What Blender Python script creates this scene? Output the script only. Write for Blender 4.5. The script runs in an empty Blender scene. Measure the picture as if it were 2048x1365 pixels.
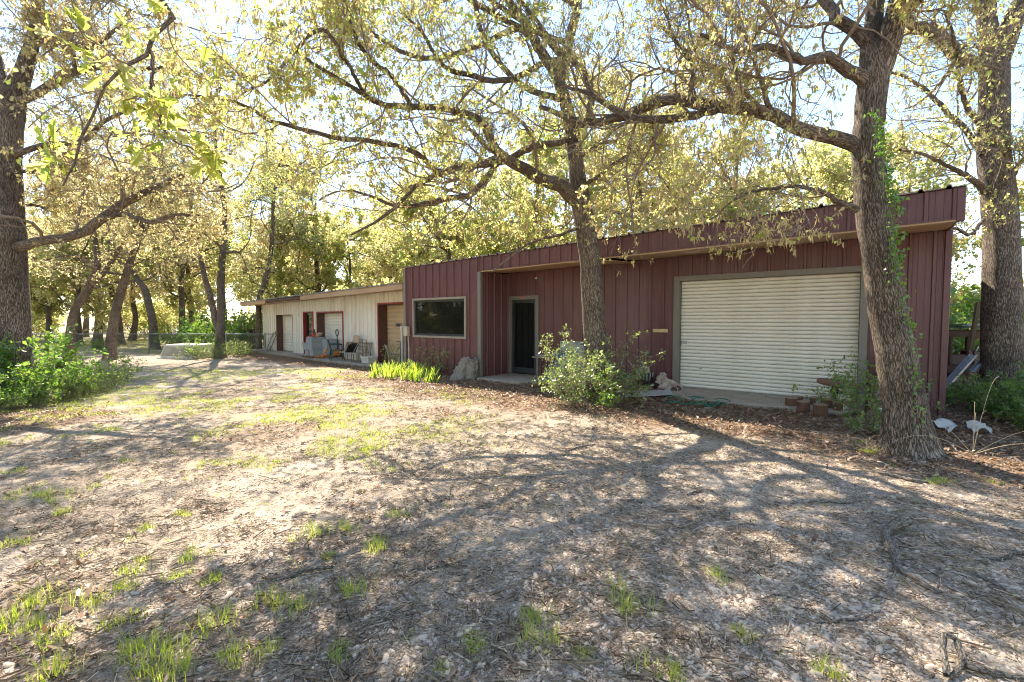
import bpy, bmesh, math, random
import numpy as np
from mathutils import Vector, Matrix, Euler

R = math.radians
scene = bpy.context.scene
COL = scene.collection

# ------------------------------------------------------------------ camera, sky, sun, exposure
EYE = 1.53                      # metres above the workshop slab (z = 0)
PITCH = R(2.64)
FPX = 910.2                     # 16 mm lens on a 36 mm sensor, in pixels of the 2048 px wide photograph
cam_d = bpy.data.cameras.new('camera')
cam_d.lens = 16.0; cam_d.sensor_width = 36.0
cam_d.clip_start = 0.05; cam_d.clip_end = 2000
cam = bpy.data.objects.new('camera', cam_d); COL.objects.link(cam)
cam.location = (0, 0, EYE); cam.rotation_euler = (R(90) - PITCH, 0, 0)
scene.camera = cam

SUN_AZ, SUN_EL = R(-26.4), R(50)          # azimuth from +Y, clockwise positive
SUN_DIR = Vector((math.sin(SUN_AZ) * math.cos(SUN_EL), math.cos(SUN_AZ) * math.cos(SUN_EL), math.sin(SUN_EL)))
world = bpy.data.worlds.new('World'); scene.world = world; world.use_nodes = True
wn = world.node_tree.nodes; wn.clear()
sky = wn.new('ShaderNodeTexSky'); sky.sky_type = 'NISHITA'; sky.sun_disc = False
sky.sun_elevation = SUN_EL; sky.sun_rotation = SUN_AZ
sky.air_density = 1.0; sky.dust_density = 0.1; sky.ozone_density = 0.7
bg = wn.new('ShaderNodeBackground'); bg.inputs['Strength'].default_value = 0.125
wo = wn.new('ShaderNodeOutputWorld')
world.node_tree.links.new(sky.outputs[0], bg.inputs[0]); world.node_tree.links.new(bg.outputs[0], wo.inputs[0])
sun_d = bpy.data.lights.new('sun', 'SUN'); sun_d.energy = 4.2; sun_d.angle = R(0.53); sun_d.color = (1.0, 0.90, 0.76)
sun = bpy.data.objects.new('sun', sun_d); COL.objects.link(sun)
sun.rotation_euler = SUN_DIR.to_track_quat('Z', 'Y').to_euler(); sun.location = SUN_DIR * 60

scene.view_settings.view_transform = 'Standard'; scene.view_settings.look = 'None'
scene.view_settings.exposure = 1.95; scene.view_settings.gamma = 1.0
scene.view_settings.use_curve_mapping = False
scene.render.engine = 'CYCLES'
cy = scene.cycles
cy.use_denoising = True; cy.pixel_filter_type = 'BLACKMAN_HARRIS'; cy.filter_width = 1.05; cy.use_adaptive_sampling = True; cy.adaptive_threshold = 0.02; cy.max_bounces = 5; cy.diffuse_bounces = 4; cy.glossy_bounces = 2
cy.transmission_bounces = 4; cy.transparent_max_bounces = 8; cy.sample_clamp_indirect = 6.0
cy.caustics_reflective = False; cy.caustics_refractive = False
scene.render.use_persistent_data = False

# ------------------------------------------------------------------ surveying helpers: sight lines from the camera station
_c, _s = math.cos(PITCH), math.sin(PITCH)
def ray(px, py):
    a = (px - 1024) / FPX; b = -(py - 682.5) / FPX
    return Vector((a, _c + b * _s, -_s + b * _c))
def gnd(px, py, z=-0.15):
    r = ray(px, py); t = (z - EYE) / r.z
    return Vector((0, 0, EYE)) + r * t
def atY(px, py, Y):
    r = ray(px, py); return Vector((0, 0, EYE)) + r * (Y / r.y)

P0 = (-0.873, 12.42); YAW_M = R(-38.7)      # maroon workshop: front corner post, heading of its front
W0 = (-5.10, 17.50); YAW_W = R(-42.3)       # white wing
def m2w(u, v, z=0.0):
    c, s = math.cos(YAW_M), math.sin(YAW_M)
    return Vector((P0[0] + c * u - s * v, P0[1] + s * u + c * v, z))
def w2m(x, y):
    c, s = math.cos(YAW_M), math.sin(YAW_M); dx, dy = x - P0[0], y - P0[1]
    return c * dx + s * dy, -s * dx + c * dy
def ww2w(u, v, z=0.0):
    c, s = math.cos(YAW_W), math.sin(YAW_W)
    return Vector((W0[0] + c * u - s * v, W0[1] + s * u + c * v, z))
def w2ww(x, y):
    c, s = math.cos(YAW_W), math.sin(YAW_W); dx, dy = x - W0[0], y - W0[1]
    return c * dx + s * dy, -s * dx + c * dy

# ------------------------------------------------------------------ value noise in numpy
def _hash(ix, iy, seed):
    h = (ix.astype(np.int64) * 374761393 + iy.astype(np.int64) * 668265263 + seed * 974711) & 0x7fffffff
    h = ((h ^ (h >> 13)) * 1274126177) & 0x7fffffff
    return ((h ^ (h >> 16)) & 0xffff) / 65535.0
def vnoise(x, y, seed=0):
    x = np.asarray(x, float); y = np.asarray(y, float)
    ix, iy = np.floor(x), np.floor(y); fx, fy = x - ix, y - iy
    fx = fx * fx * (3 - 2 * fx); fy = fy * fy * (3 - 2 * fy)
    a = _hash(ix, iy, seed); b = _hash(ix + 1, iy, seed); c = _hash(ix, iy + 1, seed); d = _hash(ix + 1, iy + 1, seed)
    return (a * (1 - fx) + b * fx) * (1 - fy) + (c * (1 - fx) + d * fx) * fy
def fbm(x, y, seed=0, oct=4):
    t = 0.0; a = 0.5; n = 0.0
    for i in range(oct):
        t = t + a * vnoise(np.asarray(x) * 2 ** i, np.asarray(y) * 2 ** i, seed + i * 17); n += a; a *= 0.5
    return t / n
def sstep(a, b, x):
    t = np.clip((np.asarray(x, float) - a) / (b - a), 0, 1); return t * t * (3 - 2 * t)

def gz(x, y):
    """height of the yard"""
    x = np.asarray(x, float); y = np.asarray(y, float)
    c, s = math.cos(YAW_M), math.sin(YAW_M)
    u = c * (x - P0[0]) + s * (y - P0[1]); v = -s * (x - P0[0]) + c * (y - P0[1])
    z = -0.15 - 0.07 * sstep(-3, -9, u)
    z = z + 0.05 * (fbm(x * 0.35, y * 0.35, 3, 3) - 0.5) + 0.03 * (fbm(x * 1.7, y * 1.7, 9, 3) - 0.5)
    near = sstep(-1.9, -0.6, v) * sstep(-4.5, -2.5, u) * (1 - sstep(10, 12, u))
    z = z + 0.07 * near                       # drifted leaves and soil against the workshop
    return z
def gzf(x, y): return float(gz(np.array([x]), np.array([y]))[0])

# ------------------------------------------------------------------ node materials
MATS = {}
def mat(name, base, alt=None, scale=4.0, rough=0.6, metal=0.0, bump=0.0, bscale=60.0, dirt=None, dscale=1.5, damt=0.5, spec=0.5,
        stretch=(1, 1, 1), coat=0.0):
    """two-tone mottled surface with optional dirt blotches and fine relief"""
    if name in MATS: return MATS[name]
    m = bpy.data.materials.new(name); m.use_nodes = True; MATS[name] = m
    nt = m.node_tree; n = nt.nodes; L = nt.links
    b = n['Principled BSDF']; b.inputs['Metallic'].default_value = metal; b.inputs['Specular IOR Level'].default_value = spec
    b.inputs['Coat Weight'].default_value = coat
    tc = n.new('ShaderNodeTexCoord'); mp = n.new('ShaderNodeMapping'); mp.inputs['Scale'].default_value = stretch
    L.new(tc.outputs['Object'], mp.inputs['Vector'])
    nz = n.new('ShaderNodeTexNoise'); nz.inputs['Scale'].default_value = scale; nz.inputs['Detail'].default_value = 6
    nz.inputs['Roughness'].default_value = 0.62
    L.new(mp.outputs[0], nz.inputs['Vector'])
    alt = alt or tuple(c * 0.75 for c in base)
    mx = n.new('ShaderNodeMix'); mx.data_type = 'RGBA'
    mx.inputs[6].default_value = (*base, 1); mx.inputs[7].default_value = (*alt, 1)
    rg = n.new('ShaderNodeMapRange'); rg.inputs[1].default_value = 0.35; rg.inputs[2].default_value = 0.68
    L.new(nz.outputs[0], rg.inputs[0]); L.new(rg.outputs[0], mx.inputs[0])
    out = mx.outputs[2]
    if dirt:
        nd = n.new('ShaderNodeTexNoise'); nd.inputs['Scale'].default_value = dscale; nd.inputs['Detail'].default_value = 8
        nd.inputs['Roughness'].default_value = 0.7
        L.new(mp.outputs[0], nd.inputs['Vector'])
        r2 = n.new('ShaderNodeMapRange'); r2.inputs[1].default_value = 0.48; r2.inputs[2].default_value = 0.75; r2.inputs[4].default_value = damt
        L.new(nd.outputs[0], r2.inputs[0])
        m2 = n.new('ShaderNodeMix'); m2.data_type = 'RGBA'; L.new(r2.outputs[0], m2.inputs[0]); L.new(out, m2.inputs[6])
        m2.inputs[7].default_value = (*dirt, 1); out = m2.outputs[2]
    L.new(out, b.inputs['Base Color'])
    rr = n.new('ShaderNodeMapRange'); rr.inputs[3].default_value = max(0.02, rough - 0.1); rr.inputs[4].default_value = min(1, rough + 0.12)
    L.new(nz.outputs[0], rr.inputs[0]); L.new(rr.outputs[0], b.inputs['Roughness'])
    if bump:
        nb = n.new('ShaderNodeTexNoise'); nb.inputs['Scale'].default_value = bscale; nb.inputs['Detail'].default_value = 5
        L.new(mp.outputs[0], nb.inputs['Vector'])
        bp = n.new('ShaderNodeBump'); bp.inputs['Strength'].default_value = min(1, bump); bp.inputs['Distance'].default_value = 0.01
        L.new(nb.outputs[0], bp.inputs['Height']); L.new(bp.outputs[0], b.inputs['Normal'])
    return m

def ramp(n, stops):
    r = n.new('ShaderNodeValToRGB'); e = r.color_ramp.elements
    while len(e) > 1: e.remove(e[-1])
    e[0].position, e[0].color = stops[0][0], (*stops[0][1], 1)
    for p, c in stops[1:]:
        k = e.new(p); k.color = (*c, 1)
    return r

def leaf_mat(name, stops, tstops, trans=0.5, rough=0.45, gloss=0.06):
    """thin leaf: diffuse + light through the blade, hue picked per leaf by the attribute rnd"""
    m = bpy.data.materials.new(name); m.use_nodes = True; MATS[name] = m
    nt = m.node_tree; n = nt.nodes; L = nt.links; n.clear()
    at = n.new('ShaderNodeAttribute'); at.attribute_name = 'rnd'
    oi = n.new('ShaderNodeObjectInfo')
    ad = n.new('ShaderNodeMath'); ad.operation = 'MULTIPLY_ADD'; ad.inputs[1].default_value = 0.22; ad.inputs[2].default_value = -0.11
    L.new(oi.outputs['Random'], ad.inputs[0])
    a2 = n.new('ShaderNodeMath'); a2.operation = 'ADD'; L.new(at.outputs['Fac'], a2.inputs[0]); L.new(ad.outputs[0], a2.inputs[1])
    r1 = ramp(n, stops); r2 = ramp(n, tstops)
    L.new(a2.outputs[0], r1.inputs[0]); L.new(a2.outputs[0], r2.inputs[0])
    d = n.new('ShaderNodeBsdfDiffuse'); t = n.new('ShaderNodeBsdfTranslucent'); g = n.new('ShaderNodeBsdfGlossy')
    g.inputs['Roughness'].default_value = rough; g.inputs['Color'].default_value = (0.9, 0.9, 0.85, 1)
    L.new(r1.outputs[0], d.inputs[0]); L.new(r2.outputs[0], t.inputs[0])
    m1 = n.new('ShaderNodeMixShader'); m1.inputs[0].default_value = trans; L.new(d.outputs[0], m1.inputs[1]); L.new(t.outputs[0], m1.inputs[2])
    m2 = n.new('ShaderNodeMixShader'); m2.inputs[0].default_value = gloss; L.new(m1.outputs[0], m2.inputs[1]); L.new(g.outputs[0], m2.inputs[2])
    o = n.new('ShaderNodeOutputMaterial'); L.new(m2.outputs[0], o.inputs[0])
    return m

def rnd_mat(name, stops, rough=0.85, bump=0.0, bscale=200, spec=0.3):
    """opaque scattered pieces, colour picked per piece by the attribute rnd"""
    m = bpy.data.materials.new(name); m.use_nodes = True; MATS[name] = m
    nt = m.node_tree; n = nt.nodes; L = nt.links; b = n['Principled BSDF']
    at = n.new('ShaderNodeAttribute'); at.attribute_name = 'rnd'
    r1 = ramp(n, stops); L.new(at.outputs['Fac'], r1.inputs[0])
    tc = n.new('ShaderNodeTexCoord'); nz = n.new('ShaderNodeTexNoise'); nz.inputs['Scale'].default_value = bscale; nz.inputs['Detail'].default_value = 3
    L.new(tc.outputs['Object'], nz.inputs['Vector'])
    mr = n.new('ShaderNodeMapRange'); mr.inputs[3].default_value = 0.75; mr.inputs[4].default_value = 1.2; L.new(nz.outputs[0], mr.inputs[0])
    mx = n.new('ShaderNodeVectorMath'); mx.operation = 'SCALE'; L.new(r1.outputs[0], mx.inputs[0]); L.new(mr.outputs[0], mx.inputs['Scale'])
    L.new(mx.outputs[0], b.inputs['Base Color']); b.inputs['Roughness'].default_value = rough; b.inputs['Specular IOR Level'].default_value = spec
    return m

def bark_mat(name, ridge, furrow, lichen, su=34.0, sv=9.0, strength=1.0):
    """furrowed plates laid out along the limb (uv in metres round and along it)"""
    m = bpy.data.materials.new(name); m.use_nodes = True; MATS[name] = m
    nt = m.node_tree; n = nt.nodes; L = nt.links; b = n['Principled BSDF']
    uv = n.new('ShaderNodeUVMap'); uv.uv_map = 'UVMap'
    mp = n.new('ShaderNodeMapping'); mp.inputs['Scale'].default_value = (su, sv, 1); L.new(uv.outputs[0], mp.inputs[0])
    wz = n.new('ShaderNodeTexNoise'); wz.inputs['Scale'].default_value = 1.3; wz.inputs['Detail'].default_value = 4; L.new(mp.outputs[0], wz.inputs['Vector'])
    wa = n.new('ShaderNodeVectorMath'); wa.operation = 'MULTIPLY_ADD'; wa.inputs[1].default_value = (1.9, 1.9, 0)
    L.new(wz.outputs['Color'], wa.inputs[0]); L.new(mp.outputs[0], wa.inputs[2])
    vo = n.new('ShaderNodeTexVoronoi'); vo.feature = 'DISTANCE_TO_EDGE'; vo.inputs['Scale'].default_value = 1.0; L.new(wa.outputs[0], vo.inputs['Vector'])
    r = n.new('ShaderNodeMapRange'); r.inputs[1].default_value = 0.0; r.inputs[2].default_value = 0.20; r.interpolation_type = 'SMOOTHSTEP'
    L.new(vo.outputs['Distance'], r.inputs[0])
    fz = n.new('ShaderNodeTexNoise'); fz.inputs['Scale'].default_value = 5.0; fz.inputs['Detail'].default_value = 6; L.new(mp.outputs[0], fz.inputs['Vector'])
    mul = n.new('ShaderNodeMath'); mul.operation = 'MULTIPLY_ADD'; L.new(fz.outputs[0], mul.inputs[0]); mul.inputs[1].default_value = 0.7
    L.new(r.outputs[0], mul.inputs[2])
    c = ramp(n, [(0.24, furrow), (0.52, tuple(0.45 * a + 0.55 * q for a, q in zip(ridge, furrow))), (0.74, tuple(0.8 * a + 0.2 * q for a, q in zip(ridge, furrow))), (1.0, ridge)])
    md = n.new('ShaderNodeMath'); md.operation = 'DIVIDE'; md.inputs[1].default_value = 1.4; L.new(mul.outputs[0], md.inputs[0]); L.new(md.outputs[0], c.inputs[0])
    tc = n.new('ShaderNodeTexCoord'); lz = n.new('ShaderNodeTexNoise'); lz.inputs['Scale'].default_value = 9; lz.inputs['Detail'].default_value = 7
    lz.inputs['Roughness'].default_value = 0.7
    L.new(tc.outputs['Object'], lz.inputs['Vector'])
    lr = n.new('ShaderNodeMapRange'); lr.inputs[1].default_value = 0.56; lr.inputs[2].default_value = 0.66; lr.inputs[4].default_value = 0.35; L.new(lz.outputs[0], lr.inputs[0])
    lm = n.new('ShaderNodeMath'); lm.operation = 'MULTIPLY'; L.new(lr.outputs[0], lm.inputs[0]); L.new(r.outputs[0], lm.inputs[1])
    mx = n.new('ShaderNodeMix'); mx.data_type = 'RGBA'; L.new(lm.outputs[0], mx.inputs[0]); L.new(c.outputs[0], mx.inputs[6]); mx.inputs[7].default_value = (*lichen, 1)
    bz = n.new('ShaderNodeTexNoise'); bz.inputs['Scale'].default_value = 1.6; bz.inputs['Detail'].default_value = 5; L.new(tc.outputs['Object'], bz.inputs['Vector'])
    br_ = n.new('ShaderNodeMapRange'); br_.inputs[1].default_value = .3; br_.inputs[2].default_value = .7; br_.inputs[3].default_value = .62; br_.inputs[4].default_value = 1.22; L.new(bz.outputs[0], br_.inputs[0])
    sc_ = n.new('ShaderNodeVectorMath'); sc_.operation = 'SCALE'; L.new(mx.outputs[2], sc_.inputs[0]); L.new(br_.outputs[0], sc_.inputs['Scale'])
    L.new(sc_.outputs[0], b.inputs['Base Color']); b.inputs['Roughness'].default_value = 0.92; b.inputs['Specular IOR Level'].default_value = 0.15
    bp = n.new('ShaderNodeBump'); bp.inputs['Strength'].default_value = strength; bp.inputs['Distance'].default_value = 0.03
    L.new(mul.outputs[0], bp.inputs['Height']); L.new(bp.outputs[0], b.inputs['Normal'])
    return m

# ------------------------------------------------------------------ mesh helpers
class MB:
    """collects simple solids for ONE mesh object"""
    def __init__(s): s.v = []; s.f = []
    def add(s, vs, fs):
        o = len(s.v); s.v += [tuple(p) for p in vs]; s.f += [tuple(i + o for i in f) for f in fs]; return s
    def box(s, c, d, rot=None):
        hx, hy, hz = d[0] / 2, d[1] / 2, d[2] / 2
        M = Matrix.Identity(3) if rot is None else Euler(rot).to_matrix()
        vs = [Vector(c) + M @ Vector((x * hx, y * hy, z * hz)) for z in (-1, 1) for y in (-1, 1) for x in (-1, 1)]
        return s.add(vs, [(0, 2, 3, 1), (4, 5, 7, 6), (0, 1, 5, 4), (2, 6, 7, 3), (0, 4, 6, 2), (1, 3, 7, 5)])
    def span(s, x0, x1, y0, y1, z0, z1):
        return s.box(((x0 + x1) / 2, (y0 + y1) / 2, (z0 + z1) / 2), (x1 - x0, y1 - y0, z1 - z0))
    def hexa(s, p):      # 8 points, bottom ring then top ring
        return s.add(p, [(3, 2, 1, 0), (4, 5, 6, 7), (0, 1, 5, 4), (1, 2, 6, 5), (2, 3, 7, 6), (3, 0, 4, 7)])
    def tube(s, pts, r, n=8, cap=True):
        pts = [Vector(p) for p in pts]; k = len(pts)
        rs = [r] * k if isinstance(r, (int, float)) else list(r)
        rings = []; up = Vector((0, 0, 1)); pv = None
        for i, p in enumerate(pts):
            t = (pts[min(i + 1, k - 1)] - pts[max(i - 1, 0)]).normalized()
            if pv is None:
                a = up if abs(t.z) < 0.9 else Vector((1, 0, 0)); x = (a - t * a.dot(t)).normalized()
            else:
                x = (pv - t * pv.dot(t)).normalized()
            pv = x; y = t.cross(x)
            rings.append([p + (x * math.cos(2 * math.pi * j / n) + y * math.sin(2 * math.pi * j / n)) * rs[i] for j in range(n)])
        vs = [q for g in rings for q in g]; fs = []
        for i in range(k - 1):
            for j in range(n):
                a, b2 = i * n + j, i * n + (j + 1) % n; fs.append((a, b2, b2 + n, a + n))
        if cap: fs.append(tuple(range(n))[::-1]); fs.append(tuple((k - 1) * n + j for j in range(n)))
        return s.add(vs, fs)
    def lathe(s, prof, n=20, c=(0, 0, 0), sq=(1, 1)):
        vs = []; fs = []; k = len(prof)
        for r, z in prof:
            for j in range(n):
                a = 2 * math.pi * j / n; vs.append((c[0] + r * sq[0] * math.cos(a), c[1] + r * sq[1] * math.sin(a), c[2] + z))
        for i in range(k - 1):
            for j in range(n):
                a, b2 = i * n + j, i * n + (j + 1) % n; fs.append((a, b2, b2 + n, a + n))
        fs.append(tuple(range(n))[::-1]); fs.append(tuple((k - 1) * n + j for j in range(n)))
        return s.add(vs, fs)
    def prism(s, poly, h0, h1, plane='xz'):
        """polygon in a plane, extruded along the third axis"""
        n = len(poly)
        def q(a, b2, h): return {'xz': (a, h, b2), 'xy': (a, b2, h), 'yz': (h, a, b2)}[plane]
        vs = [q(a, b2, h0) for a, b2 in poly] + [q(a, b2, h1) for a, b2 in poly]
        fs = [tuple(range(n)), tuple(range(2 * n - 1, n - 1, -1))] + [(i, i + n, (i + 1) % n + n, (i + 1) % n) for i in range(n)]
        return s.add(vs, fs)
    def mesh(s, name):
        me = bpy.data.meshes.new(name); me.from_pydata(s.v, [], s.f)
        bm = bmesh.new(); bm.from_mesh(me); bmesh.ops.recalc_face_normals(bm, faces=bm.faces); bm.to_mesh(me); bm.free()
        return me
    def build(s, name, m, parent=None, smooth=False, bevel=0.0):
        o = obj(name, s.mesh(name), m, parent)
        if smooth:
            o.data.polygons.foreach_set('use_smooth', [True] * len(o.data.polygons))
            o.data.set_sharp_from_angle(angle=R(40))
        if bevel:
            b = o.modifiers.new('bevel', 'BEVEL'); b.width = bevel; b.segments = 2; b.limit_method = 'ANGLE'
        return o

def obj(name, me, m=None, parent=None):
    o = bpy.data.objects.new(name, me); COL.objects.link(o)
    if m is not None and len(me.materials) == 0: me.materials.append(m)
    if parent is not None: o.parent = parent
    return o
def thing(name, label, cat, loc=(0, 0, 0), rz=0.0, group=None):
    o = bpy.data.objects.new(name, None); COL.objects.link(o); o.empty_display_size = 0.2
    o.location = loc; o.rotation_euler = (0, 0, rz); return tag(o, label, cat, group)
def tag(o, label=None, cat=None, group=None, kind=None):
    if label: o['label'] = label
    if cat: o['category'] = cat
    if group: o['group'] = group
    if kind: o['kind'] = kind
    return o
def copy_tree(o, parent=None):
    c = o.copy(); COL.objects.link(c)
    if parent is not None: c.parent = parent
    for ch in o.children: copy_tree(ch, c)
    return c

def np_mesh(name, V, F, rnd=None, uv=None, smooth=False):
    """mesh from arrays: V (n,3), F list of (m,k) index arrays, rnd per vertex, uv per vertex"""
    me = bpy.data.meshes.new(name); V = np.ascontiguousarray(V, np.float32)
    F = F if isinstance(F, list) else [F]; F = [f for f in F if len(f)]
    lt = np.concatenate([np.full(len(f), f.shape[1], np.int32) for f in F])
    li = np.concatenate([f.ravel() for f in F]).astype(np.int32)
    ls = np.concatenate([[0], np.cumsum(lt)[:-1]]).astype(np.int32)
    me.vertices.add(len(V)); me.vertices.foreach_set('co', V.ravel())
    me.loops.add(len(li)); me.loops.foreach_set('vertex_index', li)
    me.polygons.add(len(lt)); me.polygons.foreach_set('loop_start', ls); me.polygons.foreach_set('loop_total', lt)
    if smooth: me.polygons.foreach_set('use_smooth', np.ones(len(lt), bool))
    if uv is not None:
        ul = me.uv_layers.new(name='UVMap'); ul.data.foreach_set('uv', np.ascontiguousarray(np.asarray(uv, np.float32)[li]).ravel())
    if rnd is not None:
        a = me.attributes.new('rnd', 'FLOAT', 'POINT'); a.data.foreach_set('value', np.ascontiguousarray(rnd, np.float32))
    me.update(calc_edges=True)
    return me

def gn_scatter(name, protos, pts, rots, scl, idx):
    """tens of thousands of loose bits: one object whose points carry small piles of them"""
    c = bpy.data.collections.new(name + '_pieces')
    for me in protos: c.objects.link(bpy.data.objects.new(name + '_piece', me))
    n = len(pts); me = bpy.data.meshes.new(name); me.vertices.add(n); me.vertices.foreach_set('co', np.ascontiguousarray(pts, np.float32).ravel())
    for nm, ty, val in (('rot', 'FLOAT_VECTOR', rots), ('scl', 'FLOAT', scl), ('pick', 'INT', idx)):
        a = me.attributes.new(nm, ty, 'POINT'); a.data.foreach_set('vector' if ty == 'FLOAT_VECTOR' else 'value', np.ascontiguousarray(val, np.int32 if ty == 'INT' else np.float32).ravel())
    o = obj(name, me); g = bpy.data.node_groups.new(name + '_scatter', 'GeometryNodeTree')
    g.interface.new_socket('Geometry', in_out='INPUT', socket_type='NodeSocketGeometry'); g.interface.new_socket('Geometry', in_out='OUTPUT', socket_type='NodeSocketGeometry')
    N = g.nodes; L = g.links; gi = N.new('NodeGroupInput'); go = N.new('NodeGroupOutput'); ip = N.new('GeometryNodeInstanceOnPoints'); ci = N.new('GeometryNodeCollectionInfo')
    ci.inputs['Collection'].default_value = c; ci.inputs['Separate Children'].default_value = True; ci.inputs['Reset Children'].default_value = True; ip.inputs['Pick Instance'].default_value = True
    def na(nm, ty):
        a = N.new('GeometryNodeInputNamedAttribute'); a.data_type = ty; a.inputs['Name'].default_value = nm; return a.outputs['Attribute']
    L.new(gi.outputs[0], ip.inputs['Points']); L.new(ci.outputs[0], ip.inputs['Instance']); L.new(na('pick', 'INT'), ip.inputs['Instance Index'])
    L.new(na('rot', 'FLOAT_VECTOR'), ip.inputs['Rotation']); L.new(na('scl', 'FLOAT'), ip.inputs['Scale']); L.new(ip.outputs[0], go.inputs[0])
    md = o.modifiers.new('scatter', 'NODES'); md.node_group = g
    return o
# ================================================================== GROUND
def axis(fine0, fine1, step, lo, hi, grow=1.13):
    a = list(np.arange(fine0, fine1 + 1e-6, step)); s = step
    while a[-1] < hi: s *= grow; a.append(a[-1] + s)
    s = step
    while a[0] > lo: s *= grow; a.insert(0, a[0] - s)
    return np.array(a)
gx = axis(-10, 10, 0.135, -420, 420); gy = axis(0.4, 14, 0.135, -300, 600)
GX, GY = np.meshgrid(gx, gy); gxx, gyy = GX.ravel(), GY.ravel()
gzz = gz(gxx, gyy) + 0.012 * (fbm(gxx * 6, gyy * 6, 31, 2) - 0.5)

def uv_m(x, y):
    c, s = math.cos(YAW_M), math.sin(YAW_M)
    return c * (x - P0[0]) + s * (y - P0[1]), -s * (x - P0[0]) + c * (y - P0[1])
def litter_d(x, y):
    """how thick the fallen leaves lie"""
    u, v = uv_m(x, y)
    wob = 1.1 * (fbm(x * 0.8, y * 0.8, 51, 3) - 0.5) * 2
    d = sstep(-3.1, -1.6, v + wob * 0.9) * sstep(-6.5, -3.5, u) * (1 - sstep(16, 19, u))
    d = np.maximum(d, 0.9 * sstep(-0.9, -0.4, v + wob * .4) * (u < -3) * sstep(-19, -17, u) * (v < 2.5))
    d = np.maximum(d, 1.0 * sstep(5.2, 6.6, x + wob * .5) * sstep(3.2, 4.6, y + wob * .7) * (v < 8))
    for (cx, cy, rr, k) in ((-2.9, 2.5, 0.6, .45), (-4.1, 3.3, 0.7, .3), (-3.6, 6.6, 0.9, .5), (-1.6, 8.3, .9, .45), (-8.2, 7.6, 1.6, .8), (-2.2, 2.0, .4, .35)):
        q = np.hypot(x - cx, (y - cy)); d = np.maximum(d, k * (1 - sstep(rr * .35, rr * 1.3, q + wob * .3)))
    d = np.maximum(d, 0.16 * sstep(0.55, 0.72, fbm(x * .6 + 7, y * .6, 77, 3)) * (x < 4))
    return np.clip(d, 0, 1)
def grass_d(x, y):
    """where grass comes through"""
    f = .55 * fbm(x * 0.55 + 3, y * 0.75, 91, 3) + .45 * fbm(x * 2.1 + 3, y * 2.1, 97, 3)
    band = sstep(0.5, -2.2, x) * sstep(4.2, 5.4, y) * (1 - sstep(9.5, 11.5, y))
    d = band * sstep(0.45, 0.60, f)
    d = np.maximum(d, 0.8 * sstep(-1.5, -5.0, x) * sstep(0.47, 0.60, f) * sstep(2.5, 4.5, y) * (1 - sstep(15, 20, y)))
    d = np.maximum(d, sstep(21.5, 24, y) * sstep(-11, -14, x) * (0.55 + 0.45 * f))
    d = np.maximum(d, sstep(26, 34, y)); d = np.maximum(d, sstep(-9.0, -12, x) * sstep(13.5, 9, y) * .8)
    d = np.maximum(d, 0.6 * sstep(12.5, 15.5, x)); d = np.maximum(d, 0.4 * sstep(-4, -12, y))
    return np.clip(d, 0, 1)
def gravel_d(x, y):
    f = fbm(x * 0.5, y * 0.5, 131, 3)
    return np.clip(sstep(7.5, 4.5, y) * (0.45 + 0.9 * sstep(-1.0, 2.0, x)) * (0.45 + f), 0, 1) * sstep(-6, -3, x)

def grid_faces(nx, ny):
    i = np.arange(nx - 1)[None, :] + np.arange(ny - 1)[:, None] * nx; i = i.ravel()
    return np.stack([i, i + 1, i + 1 + nx, i + nx], 1)
gme = np_mesh('ground', np.stack([gxx, gyy, gzz], 1), grid_faces(len(gx), len(gy)), smooth=True)
for nm, fn in (('litter', litter_d), ('grass', grass_d), ('gravel', gravel_d)):
    a = gme.attributes.new(nm, 'FLOAT', 'POINT'); a.data.foreach_set('value', fn(gxx, gyy).astype(np.float32))

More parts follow.
